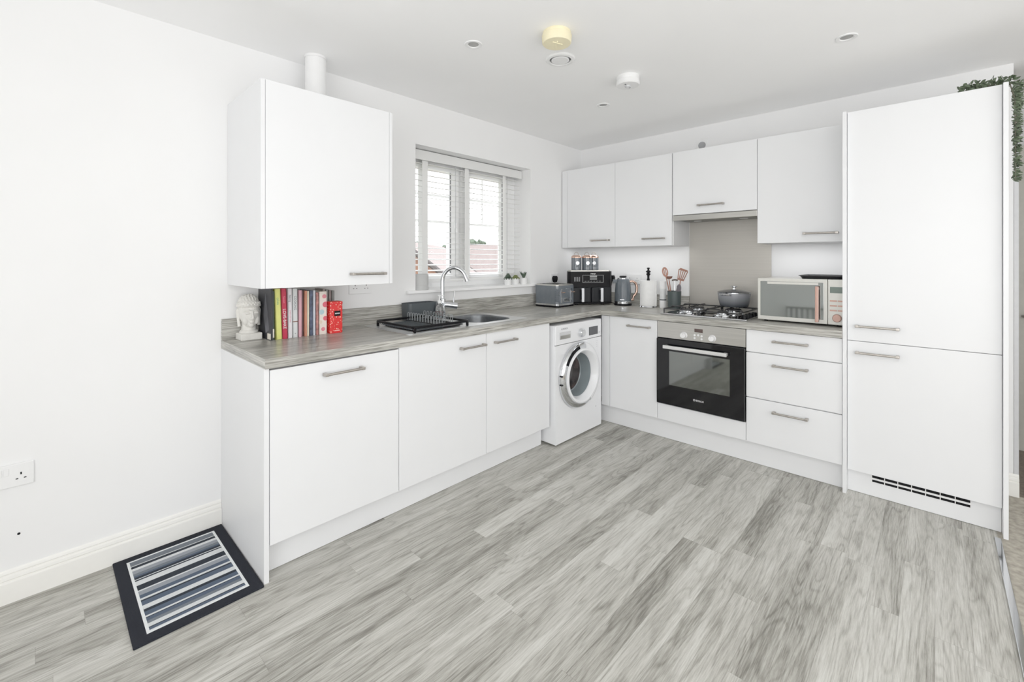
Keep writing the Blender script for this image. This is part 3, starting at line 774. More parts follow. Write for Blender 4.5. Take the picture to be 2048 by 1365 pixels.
# ---------------------------------------------------------------- hob and casserole
hb = thing('gas_hob', 'black four-burner gas hob with iron pan supports and steel trim', 'hob', (-.30, -1.372, ZT))
HX0, HX1, HY0, HY1 = -.555, -.055, -1.652, -1.088
b = nb(); box(b, HX0, HX1, HY0, HY1, ZT + .0005, ZT + .008, .002); obj('glass_plate', b, M['blackgl'], hb, True)
b = nb(); box(b, HX0 - .006, HX0 + .004, HY0 - .004, HY1 + .004, ZT + .0005, ZT + .010, .002); box(b, HX0, HX1, HY0 - .006, HY0 + .003, ZT + .0005, ZT + .010, .002); obj('trim', b, M['chrome'], hb, True)
for x, y, r in ((-.42, -1.22, .05), (-.42, -1.47, .042), (-.19, -1.22, .042), (-.19, -1.47, .055)):
    b = nb(); lathe(b, [(0, 0), (r + .018, 0), (r + .016, .006), (r, .010), (r, .020), (r - .004, .022), (0, .022)], (x, y, ZT + .008), 32); bn = obj('burner', b, M['chrome'], hb, True)
    b = nb(); lathe(b, [(0, .022), (r - .006, .022), (r - .006, .028), (r - .012, .030), (0, .030)], (x, y, ZT + .008), 32); obj('burner_cap', b, M['iron'], bn, True)
for y0, y1 in ((-1.345, -1.10), (-1.60, -1.355)):
    b = nb(); z = ZT + .050; xa, xb = -.535, -.075; yc = (y0 + y1) / 2
    for (p, q) in (((xa, y0), (xb, y0)), ((xa, y1), (xb, y1)), ((xa, y0), (xa, y1)), ((xb, y0), (xb, y1))):
        tube(b, [(p[0], p[1], z - .010), (q[0], q[1], z - .010)], .0045, 6)
    for x, y in ((xa, y0), (xa, y1), (xb, y0), (xb, y1)): tube(b, [(x, y, z - .006), (x, y, ZT + .0085)], .005, 6)
    for x in (-.42, -.19):
        for dx, dy in ((1, 0), (-1, 0), (0, 1), (0, -1)):
            if dx: tube(b, [(x + dx * .115, yc, z - .006), (x + dx * .105, yc, z), (x + dx * .03, yc, z), (x + dx * .028, yc, z - .008)], .0045, 6)
            else: tube(b, [(x, yc + dy * .1225, z - .010), (x, yc + dy * .112, z), (x, yc + dy * .03, z), (x, yc + dy * .028, z - .008)], .0045, 6)
    obj('pan_support', b, M['iron'], hb, True)
for i in range(4):
    b = nb(); lathe(b, [(0, .024), (.013, .024), (.016, .02), (.018, 0), (0, 0)], (-.50 + .075 * i, -1.628, ZT + .008), 20); obj('knob', b, M['black'], hb, True)

cs = thing('casserole_pot', 'grey enamel casserole pot with lid on the rear right burner', 'pot', (-.20, -1.475, ZT + .0545))
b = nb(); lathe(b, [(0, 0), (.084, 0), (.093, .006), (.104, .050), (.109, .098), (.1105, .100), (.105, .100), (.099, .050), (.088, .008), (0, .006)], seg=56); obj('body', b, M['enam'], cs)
b = nb(); lathe(b, [(.1055, .1005), (.112, .1005), (.112, .1045), (.1055, .1045)], seg=56); obj('rim', b, M['chrome'], cs)
b = nb(); lathe(b, [(.1115, .105), (.106, .110), (.07, .121), (.02, .126), (0, .126)], seg=56); ld = obj('lid', b, M['lid'], cs)
b = nb(); lathe(b, [(0, .125), (.010, .125), (.008, .130), (.008, .138), (.016, .142), (.024, .145), (.024, .149), (.018, .152), (0, .152)], seg=32); obj('knob', b, M['chrome'], ld)
for s in (-1, 1):
    a0 = R(-12)
    b = nb(); ca, sa = math.cos(a0), math.sin(a0)
    P_ = lambda r, w, z: (s * r * ca - w * sa, s * r * sa + w * ca, z)
    tube(b, [P_(.101, -.035, .086), P_(.126, -.032, .092), P_(.132, -.015, .092), P_(.132, .015, .092), P_(.126, .032, .092), P_(.101, .035, .086)], .0048, 8); obj('side_handle', b, M['chrome'], cs)

# ---------------------------------------------------------------- microwave and tray
mw = thing('microwave', 'silver microwave with mirrored door and rose gold handle and knob', 'microwave', (-.46, -1.697, ZT), -90)
mw.scale = (.957, 1, 1)
MWW, MWD, MWH = .483, .34, .277
b = nb(); box(b, 0, MWW, .018, MWD, .010, MWH, .004); obj('body', b, M['steel'], mw)
for x in (.04, MWW - .04):
    for y in (.05, .29):
        b = nb(); cyl(b, (x, y, .0), (x, y, .0105), .012); obj('foot', b, M['black'], mw)
silver = mat('silver_paint', S(206, 205, 198), .38, .25, var=.02)
b = nb(); box(b, .001, .392, 0, .017, .011, MWH, .004); md = obj('door', b, silver, mw)
b = nb(); box(b, .018, .372, -.0015, .002, .036, MWH - .020, .001); obj('door_glass', b, M['mirror'], md)
b = nb(); box(b, .060, .345, -.0022, -.001, MWH - .036, MWH - .022, .0005); obj('painted_top_reflection', b, silver, md)  # silver strip paints the reflection along the top of the glass
b = nb(); box(b, .332, .351, -.034, -.018, .022, .236, .004)
for z in (.035, .222): box(b, .335, .348, -.02, .001, z - .008, z + .008, .002)
obj('handle', b, M['copmat'], md)
b = nb(); box(b, .394, MWW, 0, .017, .011, MWH, .004); pn = obj('control_panel', b, silver, mw)
b = nb(); box(b, .405, .478, -.0012, .001, .198, .234, .0005); obj('display', b, M['lcd'], pn)
for r_ in range(3):
    for c_ in range(2):
        x0 = .404 + .040 * c_
        b = nb(); box(b, x0, x0 + .036, -.003, .001, .147 - .028 * r_, .156 - .028 * r_, .001); obj('button', b, M['copmat'], pn)
b = nb(); lathe(b, [(0, .016), (.0195, .016), (.023, .012), (.024, 0), (0, 0)], (.441, 0, .052), 36, '-y'); obj('dial', b, M['copmat'], pn)

t = thing('baking_tray', 'shallow black baking tray lying on the microwave', 'tray', (-.45, -1.925, ZT + MWH), -90)
b = nb(); outp = rrect(-.01, .225, .02, .30, .025, 5); rings = []
for f, z in ((.86, .0005), (.94, .016), (1.0, .018), (1.0, .022), (.93, .021), (.85, .004)):
    rings.append([b.verts.new((.1075 + (x - .1075) * f, .16 + (y - .16) * f, z)) for x, y in outp])
for a, c in zip(rings, rings[1:]):
    for i in range(len(outp)): j = (i + 1) % len(outp); b.faces.new((a[i], a[j], c[j], c[i]))
b.faces.new(rings[0][::-1]); b.faces.new(rings[-1]); bmesh.ops.recalc_face_normals(b, faces=b.faces)
obj('pan', b, M['iron'], t)

# ---------------------------------------------------------------- toaster
ts = thing('toaster', 'grey four-slice toaster with chrome base and rose gold levers', 'toaster', (-.752, -.292, ZT))
TWX, TD = .252, .258
b = nb(); vbox(b, .004, TWX - .004, .004, TD - .004, 0, .016, .03); obj('base', b, M['black'], ts)
b = nb(); vbox(b, 0, TWX, 0, TD, .016, .029, .034); obj('base_rim', b, M['chrome'], ts)
dia = NT('diamond_grey_enamel'); co = dia.coord(); x_, y_, z_ = dia.sep(co)
dd1 = dia.math('PINGPONG', dia.math('ADD', dia.math('ADD', x_, y_), z_), .009); dd2 = dia.math('PINGPONG', dia.math('SUBTRACT', dia.math('ADD', x_, y_), z_), .009)
dia.bump(dia.math('MINIMUM', dd1, dd2), .5, .12)
dia.l.new(dia.ramp(dia.noise(co, 8, 2), [(.3, S(76, 84, 91)), (.7, S(92, 100, 107))]), dia.p.inputs['Base Color'])
dia.p.inputs['Roughness'].default_value = .28
M['diam'] = dia.m
b = nb(); vbox(b, .002, TWX - .002, .002, TD - .002,   .029, .179, .034); bd = obj('body', b, M['greygl'], ts)
b = nb()
for i in range(5):
    for j in range(7):
        a = R(200 + 50 * i / 4); zc = .045 + .016 * j + (.008 if i % 2 else 0)
        cx, cy = .036 + .034 * math.cos(a), .036 + .034 * math.sin(a)
        ell(b, (cx, cy, zc), (.005, .005, .008), 8)
obj('embossing', b, M['greygl'], bd)
b = nb(); vbox(b, .004, TWX - .004, .004, TD - .004, .179, .190, .034, bev=.008); tpz = obj('top_cover', b, M['steel'], ts)
for x in (.045, .08, .135, .17):
    b = nb(); box(b, x, x + .018, .04, TD - .03, .1895, .1912); obj('slot', b, M['black'], tpz)
for x in (.052, .186):
    b = nb(); box(b, x - .006, x + .006, -.004, .003, .038, .150, .002); lathe(b, [(0, .006), (.010, .006), (.010, 0), (0, 0)], (x, 0, .146), 20, '-y'); lt = obj('lever_track', b, M['chrome'], ts)
    b = nb(); box(b, x - .006, x + .024, -.026, -.004, .120, .129, .003); obj('lever', b, M['copper'], lt)
b = nb(); box(b, .080, .160, -.006, .003, .045, .078, .003); cpn = obj('control_panel', b, M['chrome'], ts)
for x in (.098, .120, .142):
    b = nb(); lathe(b, [(0, .006), (.008, .006), (.009, 0), (0, 0)], (x, -.006, .061), 16, '-y'); obj('button', b, M['dark'], cpn)
b = nb(); box(b, .115, .150, -.0005, .003, .148, .155, .001); obj('badge', b, M['chrome'], bd)

# ---------------------------------------------------------------- air fryer and canisters
af = thing('air_fryer', 'black dual-drawer air fryer in the worktop corner', 'air fryer', (-.345, -.345, ZT), -38)
AW, AD, AH = .40, .27, .304
b = nb()
prism(b, [(-.10, AD * .72), (-AW / 2 + .01, AD * .35), (-AW / 2, .03), (-AW / 2 + .02, .004), (AW / 2 - .02, .004), (AW / 2, .03), (AW / 2 - .01, AD * .35), (.10, AD * .72)], .008, AH - .010, .0)
body = obj('body', b, M['black'], af)
b = nb(); prism(b, [(-.095, AD * .70), (-AW / 2 + .014, AD * .34), (-AW / 2 + .004, .03), (-AW / 2 + .02, .006), (AW / 2 - .035, .006), (AW / 2 - .012, .03), (AW / 2 - .016, AD * .34), (.095, AD * .70)], AH - .010, AH, .004); obj('top_cover', b, M['steel'], af)
for s in (-1, 1):
    b = nb(); x0, x1 = (s * .004, s * (AW / 2 - .014)); box(b, min(x0, x1), max(x0, x1), -.012, .006, .022, .155, .008, 3); dw_ = obj('drawer', b, mat('matte_black_drawer', (.007, .008, .010, 1), .38, spec=.15), af)
    cx = s * .086
    b = nb(); box(b, cx - .0115, cx + .0115, -.052, -.036, .030, .150, .004); box(b, cx - .009, cx + .009, -.04, -.010, .134, .148, .003); box(b, cx - .009, cx + .009, -.04, -.010, .032, .046, .003); obj('handle', b, mat('pale_satin_handle', S(206, 208, 212), .35, .3), dw_)
lightpr = mat('grey_panel_print', S(150, 152, 152), .5)
b = nb(); rect_frame(b, -.075, .115, .195, .262, .0028, -.0005, .004, 0); box(b, -.008, .055, -.0008, .004, .222, .232); box(b, -.008, .055, -.0006, .004, .240, .256)
for i in range(6): box(b, -.055 + .026 * i, -.040 + .026 * i, -.0004, .004, .206, .209)
obj('control_panel', b, lightpr, af)
text('brand_text', 'NINJA', .017, (.022, .0034, .272), tw, af)
for i in range(3):
    b = nb(); box(b, -.150 + .02 * i, -.136 + .02 * i, .0032, .005, .205, .245, .001); obj('feature_print', b, M['disp'], af)
for x in (-.12, .12):
    b = nb(); cyl(b, (x, .04, 0), (x, .04, .009), .015); obj('foot', b, M['black'], af)
b = nb(); cyl(b, (0, .15, 0), (0, .15, .009), .015); obj('foot', b, M['black'], af)

def canister(x, y, rz, label):
    t = thing('canister', label, 'canister', (x, y, ZT + AH + .0005), rz, 'grey canisters on the air fryer')
    b = nb(); lathe(b, [(0, 0), (.042, 0), (.0435, .003), (.0435, .108), (0, .108)], seg=36); bd = obj('body', b, M['greygl'], t)
    b = nb(); lathe(b, [(0, .133), (.03, .131), (.040, .124), (.045, .116), (.045, .108), (0, .108)], seg=36); ld = obj('lid', b, M['copper'], t)
    b = nb(); tube(b, [(.020 * math.cos(R(a)), 0, .131 + .027 * math.sin(R(a))) for a in range(0, 181, 15)], .0024, 8); obj('loop_handle', b, M['nickel'], ld)
    b = nb(); lathe(b, [(0, .0462), (.015, .0462), (.016, .042), (0, .042)], (0, 0, .062), 24, '-y'); bg = obj('badge', b, M['chrome'], bd)
    for i in range(1):
        b = nb(); box(b, -.012, .012, -.0438, -.0415, .030, .036, .0005); obj('embossed_word', b, M['dark'], bd)
    return t

# ---------------------------------------------------------------- kettle, towel, mill, utensil pot
kt = thing('kettle', 'grey textured kettle with rose gold handle beside the air fryer', 'kettle', (-.172, -.560, ZT), -46)
b = nb(); lathe(b, [(0, 0), (.074, 0), (.076, .006), (.074, .016), (0, .016)], seg=44); obj('power_base', b, M['black'], kt)
b = nb(); lathe(b, [(.070, .0165), (.0715, .018), (.0715, .036), (.070, .038)], seg=44); obj('base_rim', b, M['chrome'], kt)
b = nb(); lathe(b, [(0, .038), (.0705, .038), (.071, .06), (.068, .14), (.062, .195), (.054, .222), (.045, .230), (0, .230)], seg=48); bd = obj('body', b, M['diam'], kt)
b = nb(); lathe(b, [(.046, .229), (.046, .236), (.036, .243), (0, .244)], seg=40); obj('lid', b, M['chrome'], kt)
b = nb(); lathe(b, [(0, .244), (.028, .244), (.032, .249), (.026, .256), (0, .257)], seg=32); obj('lid_handle', b, M['black'], kt)
b = nb(); tube(b, [(.058, 0, .205), (.085, 0, .208), (.110, 0, .192), (.121, 0, .16), (.120, 0, .12), (.108, 0, .095), (.092, 0, .080), (.086, 0, .055)], .010, 12, rr=[.010, .010, .0115, .012, .012, .011, .010, .009]); obj('handle', b, M['copper'], kt)
b = nb(); box(b, .070, .098, -.010, .010, .040, .056, .004); obj('switch', b, M['copper'], kt)
b = nb(); prism(b, [(-.055, -.018), (-.088, 0), (-.055, .018)], .195, .224); obj('spout', b, M['greygl'], kt)
b = nb(); box(b, -.030, .005, -.0722, -.069, .048, .056, .001, rot=Matrix.Rotation(R(-10), 4, 'Z')); obj('badge', b, M['chrome'], bd)

tr = thing('paper_towel_holder', 'turned dark-topped holder with a roll of white kitchen paper', 'paper towel', (-.160, -.790, ZT))
b = nb(); lathe(b, [(0, 0), (.073, 0), (.075, .004), (.073, .011), (0, .011)], seg=44); obj('base', b, M['chrome'], tr)
b = nb(); lathe(b, [(.009, .011), (.013, .225), (.009, .245), (.010, .262), (.017, .272), (.017, .279), (.009, .285), (.021, .293), (.019, .300), (.007, .309), (.008, .316), (.013, .322), (.011, .329), (0, .331)], seg=28); obj('post', b, M['black'], tr)
ro = nb(); lathe(ro, [(.019, .012), (.067, .012), (.068, .015), (.068, .219), (.067, .222), (.019, .222), (.019, .012)], seg=56)
box(ro, .062, .0685, -.03, .0,   .0125, .2215, .001, rot=Matrix.Rotation(R(-70), 4, 'Z'))
obj('paper_roll', ro, M['paper'], tr)

ml = thing('spice_mill', 'slim white and clear salt mill beside the kitchen paper', 'mill', (-.142, -.909, ZT))
b = nb(); lathe(b, [(0, 0), (.026, 0), (.027, .003), (.027, .062), (0, .062)], seg=32); obj('base', b, M['plas'], ml)
b = nb(); lathe(b, [(.0265, .062), (.0275, .064), (.0275, .070), (.0265, .072), (0, .072)], seg=32); obj('band', b, M['dark'], ml)
b = nb(); lathe(b, [(.026, .072), (.026, .158), (0, .158)], seg=32); obj('chamber', b, mat('frosted_chamber', S(214, 216, 216), .2), ml)
b = nb(); lathe(b, [(.026, .158), (.027, .16), (.027, .214), (.025, .219), (0, .22)], seg=32); obj('cap', b, M['plas'], ml)

up = thing('utensil_pot', 'dark green-grey utensil pot standing left of the hob', 'pot', (-.168, -1.016, ZT))
b = nb(); lathe(b, [(0, 0), (.047, 0), (.049, .003), (.053, .142), (.0535, .145), (.050, .145), (.046, .006), (0, .006)], seg=44); obj('pot', b, mat('dark_slate_ceramic', S(56, 66, 66), .5), up)

def utensil(name, label, cat, base, top, head, m, hm=None):
    """stands in the pot: base point, top point of the stem, head built in local coords about the stem end"""
    t = thing(name, label, cat, base)
    d = Vector(top) - Vector(base)
    b = nb(); tube(b, [(0, 0, 0), tuple(d)], .0045, 8, rr=[.0055, .004]); obj('stem', b, m, t)
    b = nb(); head(b, d); obj('head', b, hm or m, t)
    return t
RT = Vector((.688, -.726, 0))      # sideways in the pot row
FW = Vector((-.726, -.688, 0))
def flat(b, c, axis, pts, th=.002):
    axis = axis.normalized(); side = FW.cross(axis).normalized() * -1; nrm = axis.cross(side)
    v0 = [b.verts.new(c + axis * a + side * s + nrm * th) for s, a in pts]; v1 = [b.verts.new(c + axis * a + side * s - nrm * th) for s, a in pts]
    b.faces.new(v0); b.faces.new(v1[::-1])
    for i in range(len(pts)): j = (i + 1) % len(pts); b.faces.new((v0[i], v1[i], v1[j], v0[j]))
    bmesh.ops.recalc_face_normals(b, faces=b.faces)
UP = Vector((-.168, -1.016, ZT))
def pt(off, z, f=0): v = UP + RT * off + FW * f; return (v.x, v.y, ZT + z)
def slotted_spoon(b, d):
    ax = d.normalized(); c = d
    pts = [(.024 * math.sin(R(a)), .038 - .040 * math.cos(R(a))) for a in range(0, 360, 20)]
    flat(b, c + ax * -.002, ax, [(s * (1.0), a) for s, a in pts if True][:10] + [(s * .6, .038 + (a - .038) * .66) for s, a in pts[:10][::-1]])
    flat(b, c + ax * -.002, ax, pts[9:] + [pts[0]] + [(s * .6, .038 + (a - .038) * .66) for s, a in ([pts[0]] + pts[9:][::-1])])
    for s in (-.006, .006): flat(b, c, ax, [(s - .003, .012), (s + .003, .012), (s + .003, .062), (s - .003, .062)])
utensil('slotted_spoon', 'copper slotted spoon leaning left in the utensil pot', 'spoon', pt(-.012, .008), pt(-.066, .262), slotted_spoon, M['copdark'])
def ladle(b, d):
    lathe(b, [(.028, .018), (.024, .004), (.012, -.004), (0, -.006), (0, -.003), (.011, -.001), (.021, .006), (.025, .018)], tuple(d), 24)
utensil('ladle', 'small copper ladle behind the slotted spoon', 'ladle', pt(-.004, .008, -.015), pt(-.036, .244, -.02), ladle, M['copdark'])
def masher(b, d):
    tube(b, [tuple(d + RT * s + Vector((0, 0, z))) for s, z in ((-.020, .0), (-.018, .008), (0, .010), (.018, .008), (.020, 0))], .006, 8)
utensil('masher', 'dark-ended masher upright in the middle of the utensil pot', 'masher', pt(.004, .008), pt(.004, .224), masher, M['chrome'], mat('dark_bronze', S(74, 62, 56), .4, .5))
def turner(b, d):
    ax = (d.normalized() + RT * .12).normalized(); c = d
    w0, w1, h = .024, .036, .072
    for i in range(5):
        f = -1 + i * .5
        flat(b, c, ax, [(f * w0 - .0032, 0), (f * w0 + .0032, 0), (f * w1 + .0035, h), (f * w1 - .0035, h)])
    flat(b, c, ax, [(-w0 - .003, -.012), (w0 + .003, -.012), (w0 + .003, .004), (-w0 - .003, .004)])
    flat(b, c, ax, [(-w1 - .004, h - .004), (w1 + .004, h - .004), (w1 - .004, h + .010), (-w1 + .010, h + .014)])
utensil('slotted_turner', 'copper slotted turner leaning right over the utensil pot', 'turner', pt(.012, .008), pt(.052, .240), turner, M['copdark'])
def spat(b, d):
    flat(b, d, d, [(-.017, -.03), (.017, -.03), (.018, .02), (.010, .042), (-.006, .046), (-.016, .030)], .004)
utensil('silicone_spatula', 'short grey silicone spatula at the front of the utensil pot', 'spatula', pt(.008, .008, .02), pt(.024, .155, .028), spat, M['grey2'])


canister(-.395, -.225, -40, 'grey canister with copper lid, leftmost on the air fryer')
canister(-.322, -.288, -46, 'grey canister with copper lid, middle of the three on the air fryer')
canister(-.232, -.300, -50, 'grey canister with copper lid, rightmost on the air fryer nearest the kettle')

# ---------------------------------------------------------------- sockets and switches
def socket(label, cat, x, z, loc, rotz, w=.146, h=.086, gangs=2, switches=True, dark=False, grey=False):
    t = thing('wall_socket', label, cat, loc, rotz)
    b = nb(); box(b, -w / 2, w / 2, -.010, -.0005, -h / 2, h / 2, .003); f = obj('faceplate', b, M['plasg'] if grey else M['plas'], t)
    for g in range(gangs):
        cx = (-.036 + .072 * g) if gangs == 2 else 0
        b = nb(); y0, y1 = -.0108, -.0095
        box(b, cx - .002, cx + .002, y0, y1, .004, .012); box(b, cx - .013, cx - .006, y0, y1, -.012, -.0085); box(b, cx + .006, cx + .013, y0, y1, -.012, -.0085)
        obj('pin_holes', b, M['black'], f)
    if switches:
        for cx in ((-.008, .008) if gangs == 2 else (.028,)):
            b = nb(); box(b, cx - .006, cx + .006, -.013, -.0095, .010, .030, .0015); obj('rocker_switch', b, M['plas'], f)
    return t
def lowsock():
    t = thing('wall_socket', 'white double socket low on the left wall above the skirting', 'socket', (-3.756, 0, .473))
    b = nb(); box(b, -.076, .076, -.010, -.0005, -.043, .043, .003); f = obj('faceplate', b, M['plas'], t)
    for cx in (-.046, .042):
        b = nb(); box(b, cx - .0022, cx + .0022, -.0108, -.0095, .0, .009); box(b, cx - .014, cx - .007, -.0108, -.0095, -.016, -.0125); box(b, cx + .007, cx + .014, -.0108, -.0095, -.016, -.0125); obj('pin_holes', b, M['black'], f)
    for cx in (-.014, .004):
        b = nb(); box(b, cx - .0075, cx + .0075, -.0125, -.0095, .004, .030, .002); obj('rocker_switch', b, M['plas'], f)
lowsock()
socket('double socket on the wall just under the deep wall cupboard', 'socket', 0, 0, (-2.327, 0, 1.128), 0, grey=False, switches=False)
s1 = socket('single socket with black plug behind the toaster', 'socket', 0, 0, (-.425, 0, 1.122), 0, w=.11, h=.095, gangs=1)
s2 = socket('single socket with black plug between air fryer and kettle', 'socket', 0, 0, (0, -.345, 1.122), -90, w=.09, gangs=1)
s3 = socket('double socket partly hidden behind the kettle', 'socket', 0, 0, (0, -.572, 1.120), -90)
sp = thing('fused_spur', 'small white fused spur with grey dial above the extractor unit', 'switch', (0, -1.175, 2.222), -90)
b = nb(); box(b, -.045, .045, -.010, -.0005, -.043, .046, .003); f = obj('faceplate', b, M['plas'], sp)
b = nb(); lathe(b, [(0, .008), (.027, .008), (.029, 0), (0, 0)], (0, -.010, -.012), 28, '-y'); obj('dial', b, M['disp'] if False else mat('grey_dial', S(150, 151, 153), .5), f)
def plug(label, loc, rotz, path):
    t = thing('mains_plug', label, 'plug', loc, rotz)
    b = nb(); vb = nb()
    prism(b, [(-.022, 0), (-.024, .018), (-.014, .034), (.014, .034), (.024, .018), (.022, 0), (.012, -.022), (-.012, -.022)], .0115, .044, .006)
    bmesh.ops.transform(b, matrix=Matrix.Rotation(R(90), 4, 'X'), verts=b.verts); vb.free()
    obj('plug_body', b, M['black'], t)
    b = nb(); tube(b, path, .0035, 8); obj('cable', b, M['black'], t)
plug('black plug and cable in the socket behind the toaster', (-.445, 0, 1.112), 0, [(0, -.025, -.02), (-.003, -.03, -.05), (-.01, -.022, -.10), (-.02, -.024, -.16), (-.03, -.026, -.208)])
plug('black plug with drooping cable beside the kettle', (0, -.365, 1.115), -90, [(0, -.028, -.02), (-.004, -.034, -.06), (-.018, -.04, -.12), (-.026, -.045, -.17), (-.01, -.06, -.205), (.02, -.085, -.211), (.06, -.10, -.212), (.105, -.12, -.212)])

# ---------------------------------------------------------------- window sill ornaments
t = thing('sill_pot', 'pale grey ribbed cylinder pot at the left of the window sill', 'pot', (-1.870, .022, WZ0 + .0012))
b = nb(); lathe(b, [(0, 0), (.050, 0), (.052, .002), (.052, .026), (.0505, .028), (.052, .030), (.052, .104), (.050, .107), (.046, .107), (.046, .012), (0, .012)], seg=44); obj('pot', b, mat('pale_grey_ceramic', S(190, 191, 190), .7), t)
def succulent(x, label, kind, m):
    t = thing('potted_succulent', label, 'plant', (x, .0, WZ0 + .0012), 0, 'succulents on the window sill')
    b = nb(); lathe(b, [(0, 0), (.026, 0), (.027, .002), (.031, .052), (.0285, .053), (.026, .046), (0, .046)], seg=32); obj('pot', b, M['plas'], t)
    b = nb()
    if kind == 'spiky':
        for i in range(14):
            a = 2 * PI * i / 14 + random.random() * .3; lean = .25 + .5 * random.random(); L = .05 + .015 * random.random()
            tube(b, [(0, 0, .046), (math.cos(a) * L * lean * .5, math.sin(a) * L * lean * .5, .046 + L * .55), (math.cos(a) * L * lean, math.sin(a) * L * lean, .046 + L)], .004, 6, rr=[.0055, .0045, .0008])
    else:
        hh = .042 if kind == 'cone' else .028
        for k in range(5):
            for i in range(9):
                a = 2 * PI * (i + .5 * k) / 9; rr_ = .030 * (1 - k / 5.5); z = .048 + hh * k / 5
                ell(b, (math.cos(a) * rr_, math.sin(a) * rr_, z), (.010, .006, .004), 8, Matrix.Rotation(a, 4, 'Z') @ Matrix.Rotation(R(-25 - 10 * k), 4, 'Y'))
        ell(b, (0, 0, .052 + hh * .5), (.014, .014, hh * .55), 10)
    obj('foliage', b, m, t)
succulent(-1.032, 'succulent with pointed dark rosette, nearest the tap of three on the sill', 'cone', M['leafd'])
succulent(-.942, 'low olive green succulent in a white pot, middle of three on the sill', 'low', M['leafy'])
succulent(-.840, 'spiky dark aloe-like succulent, nearest the toaster of three on the sill', 'spiky', M['leafd'])

# ---------------------------------------------------------------- buddha head
bh = thing('statue_head', 'pale stone Buddha head statue with curled hair at the left end of the worktop', 'statue', (-2.9515, -.068, ZT))
b = nb(); box(b, -.047, .047, -.047, .047, 0, .034, .005, 3); obj('base', b, M['stone'], bh)
b = nb()
cyl(b, (0, .004, .030), (0, .006, .085), .033, .030, 24)                                  # neck
lathe(b, [(0, .03), (.040, .03), (.041, .04), (.036, .047), (0, .047)], (0, .003, 0), 28)
ell(b, (0, .006, .130), (.047, .052, .056), 28)                                          # skull
ell(b, (0, -.010, .112), (.042, .041, .052), 28)                                         # face
ell(b, (0, -.018, .080), (.028, .026, .022), 20)                                         # jaw
ell(b, (0, -.036, .069), (.011, .009, .009), 14)                                         # chin
ell(b, (0, .008, .178), (.037, .038, .034), 24)                                          # top knot
ell(b, (0, .004, .166), (.047, .050, .024), 24)
ell(b, (0, -.004, .150), (.0505, .050, .008), 28)                                        # hair line
tube(b, [(0, -.048, .128), (0, -.054, .115), (0, -.060, .101), (0, -.056, .096)], .005, 10, rr=[.004, .005, .0068, .005])
for s in (-1, 1):
    ell(b, (s * .0065, -.053, .098), (.0045, .006, .004), 10)
    tube(b, [(s * .005, -.050, .128), (s * .016, -.0495, .133), (s * .029, -.042, .131), (s * .036, -.032, .124)], .0032, 8)
    ell(b, (s * .0185, -.0445, .119), (.0115, .0065, .0065), 14)
    ell(b, (s * .0185, -.0485, .116), (.0115, .004, .0022), 12)
    ell(b, (s * .022, -.030, .092), (.016, .014, .022), 14)
    tube(b, [(s * .045, .006, .138), (s * .0475, .010, .128), (s * .047, .008, .108), (s * .045, .004, .085), (s * .043, .000, .064)], .008, 10, rr=[.006, .009, .007, .0065, .0075])
for z, w, r in ((.0865, .0145, .0042), (.081, .012, .0046)):
    tube(b, [(-w, -.040, z + .002), (-w * .5, -.0475, z), (0, -.049, z), (w * .5, -.0475, z), (w, -.040, z + .002)], r, 8, rr=[.001, r * .8, r, r * .8, .001])
for k in range(9):
    z = .150 + .0078 * k
    if z < .172: rx, ry, cy = .048 - .0045 * k * .3, .050 - .3 * .0045 * k, .004
    else: q_ = (z - .166) / .050; rx = ry = .041 * math.sqrt(max(.02, 1 - q_ * q_)); cy = .009
    n = max(5, int(2 * PI * rx / .0128))
    for i in range(n):
        a = 2 * PI * (i + .5 * (k % 2)) / n
        ell(b, (rx * math.cos(a), cy + ry * math.sin(a), z), (.0062, .0062, .0058), 8)
KN = [(0, 0), (.045, .045), (.060, .062), (.084, .093), (.100, .108), (.118, .135), (.133, .147), (.150, .168), (.172, .187), (.222, .226)]
for v in b.verts:
    for (a0, b0), (a1, b1) in zip(KN, KN[1:]):
        if a0 <= v.co.z <= a1: v.co.z = b0 + (v.co.z - a0) / (a1 - a0) * (b1 - b0); break
me = bpy.data.meshes.new('h'); b.to_mesh(me); b.free()
tmp = bpy.data.objects.new('tmp', me); C.objects.link(tmp)
md_ = tmp.modifiers.new('r', 'REMESH'); md_.mode = 'VOXEL'; md_.voxel_size = .0014
ms_ = tmp.modifiers.new('s', 'SMOOTH'); ms_.iterations = 1; ms_.factor = .5
bpy.context.view_layer.update()
me2 = bpy.data.meshes.new_from_object(tmp.evaluated_get(bpy.context.evaluated_depsgraph_get()))
bpy.data.objects.remove(tmp)
fin('head', me2, M['stone'], bh, 80)

# ---------------------------------------------------------------- books
def book(label, x0, x1, h, col, yf=-.19, dep=.165, lean=0, m=None, name='book'):
    t = thing(name, label, 'book', ((x0 + x1) / 2, yf, ZT), 0, 'cookbooks under the deep wall cupboard')
    w = (x1 - x0) / 2; cvr = m or mat('cover_' + label.split()[0], col, .45, var=.04)
    tk = min(.0022, w * .35)
    b = nb(); box(b, -w, w, 0, tk, .0005, h, .0006); box(b, -w, -w + tk, 0, dep, .0005, h); box(b, w - tk, w, 0, dep, .0005, h)
    cv = obj('cover', b, cvr, t)
    b = nb(); box(b, -w + tk, w - tk, tk, dep - .004, .003, h - .004); obj('pages', b, M['pages'], t)
    if lean: t.rotation_euler = (0, R(lean), 0)
    return t, cv
bk, cv = book('black photo-covered cookbook beside the statue, leftmost of the row', -2.893, -2.884, .255, S(42, 43, 48), yf=-.195, dep=.18)
greyp = mat('grey_cover_photo', S(92, 92, 98), .5, var=.4, nscale=12)
b = nb(); prism(b, [(.02, .05), (.07, .03), (.10, .12), (.075, .225), (.05, .15)], 0, .0006)
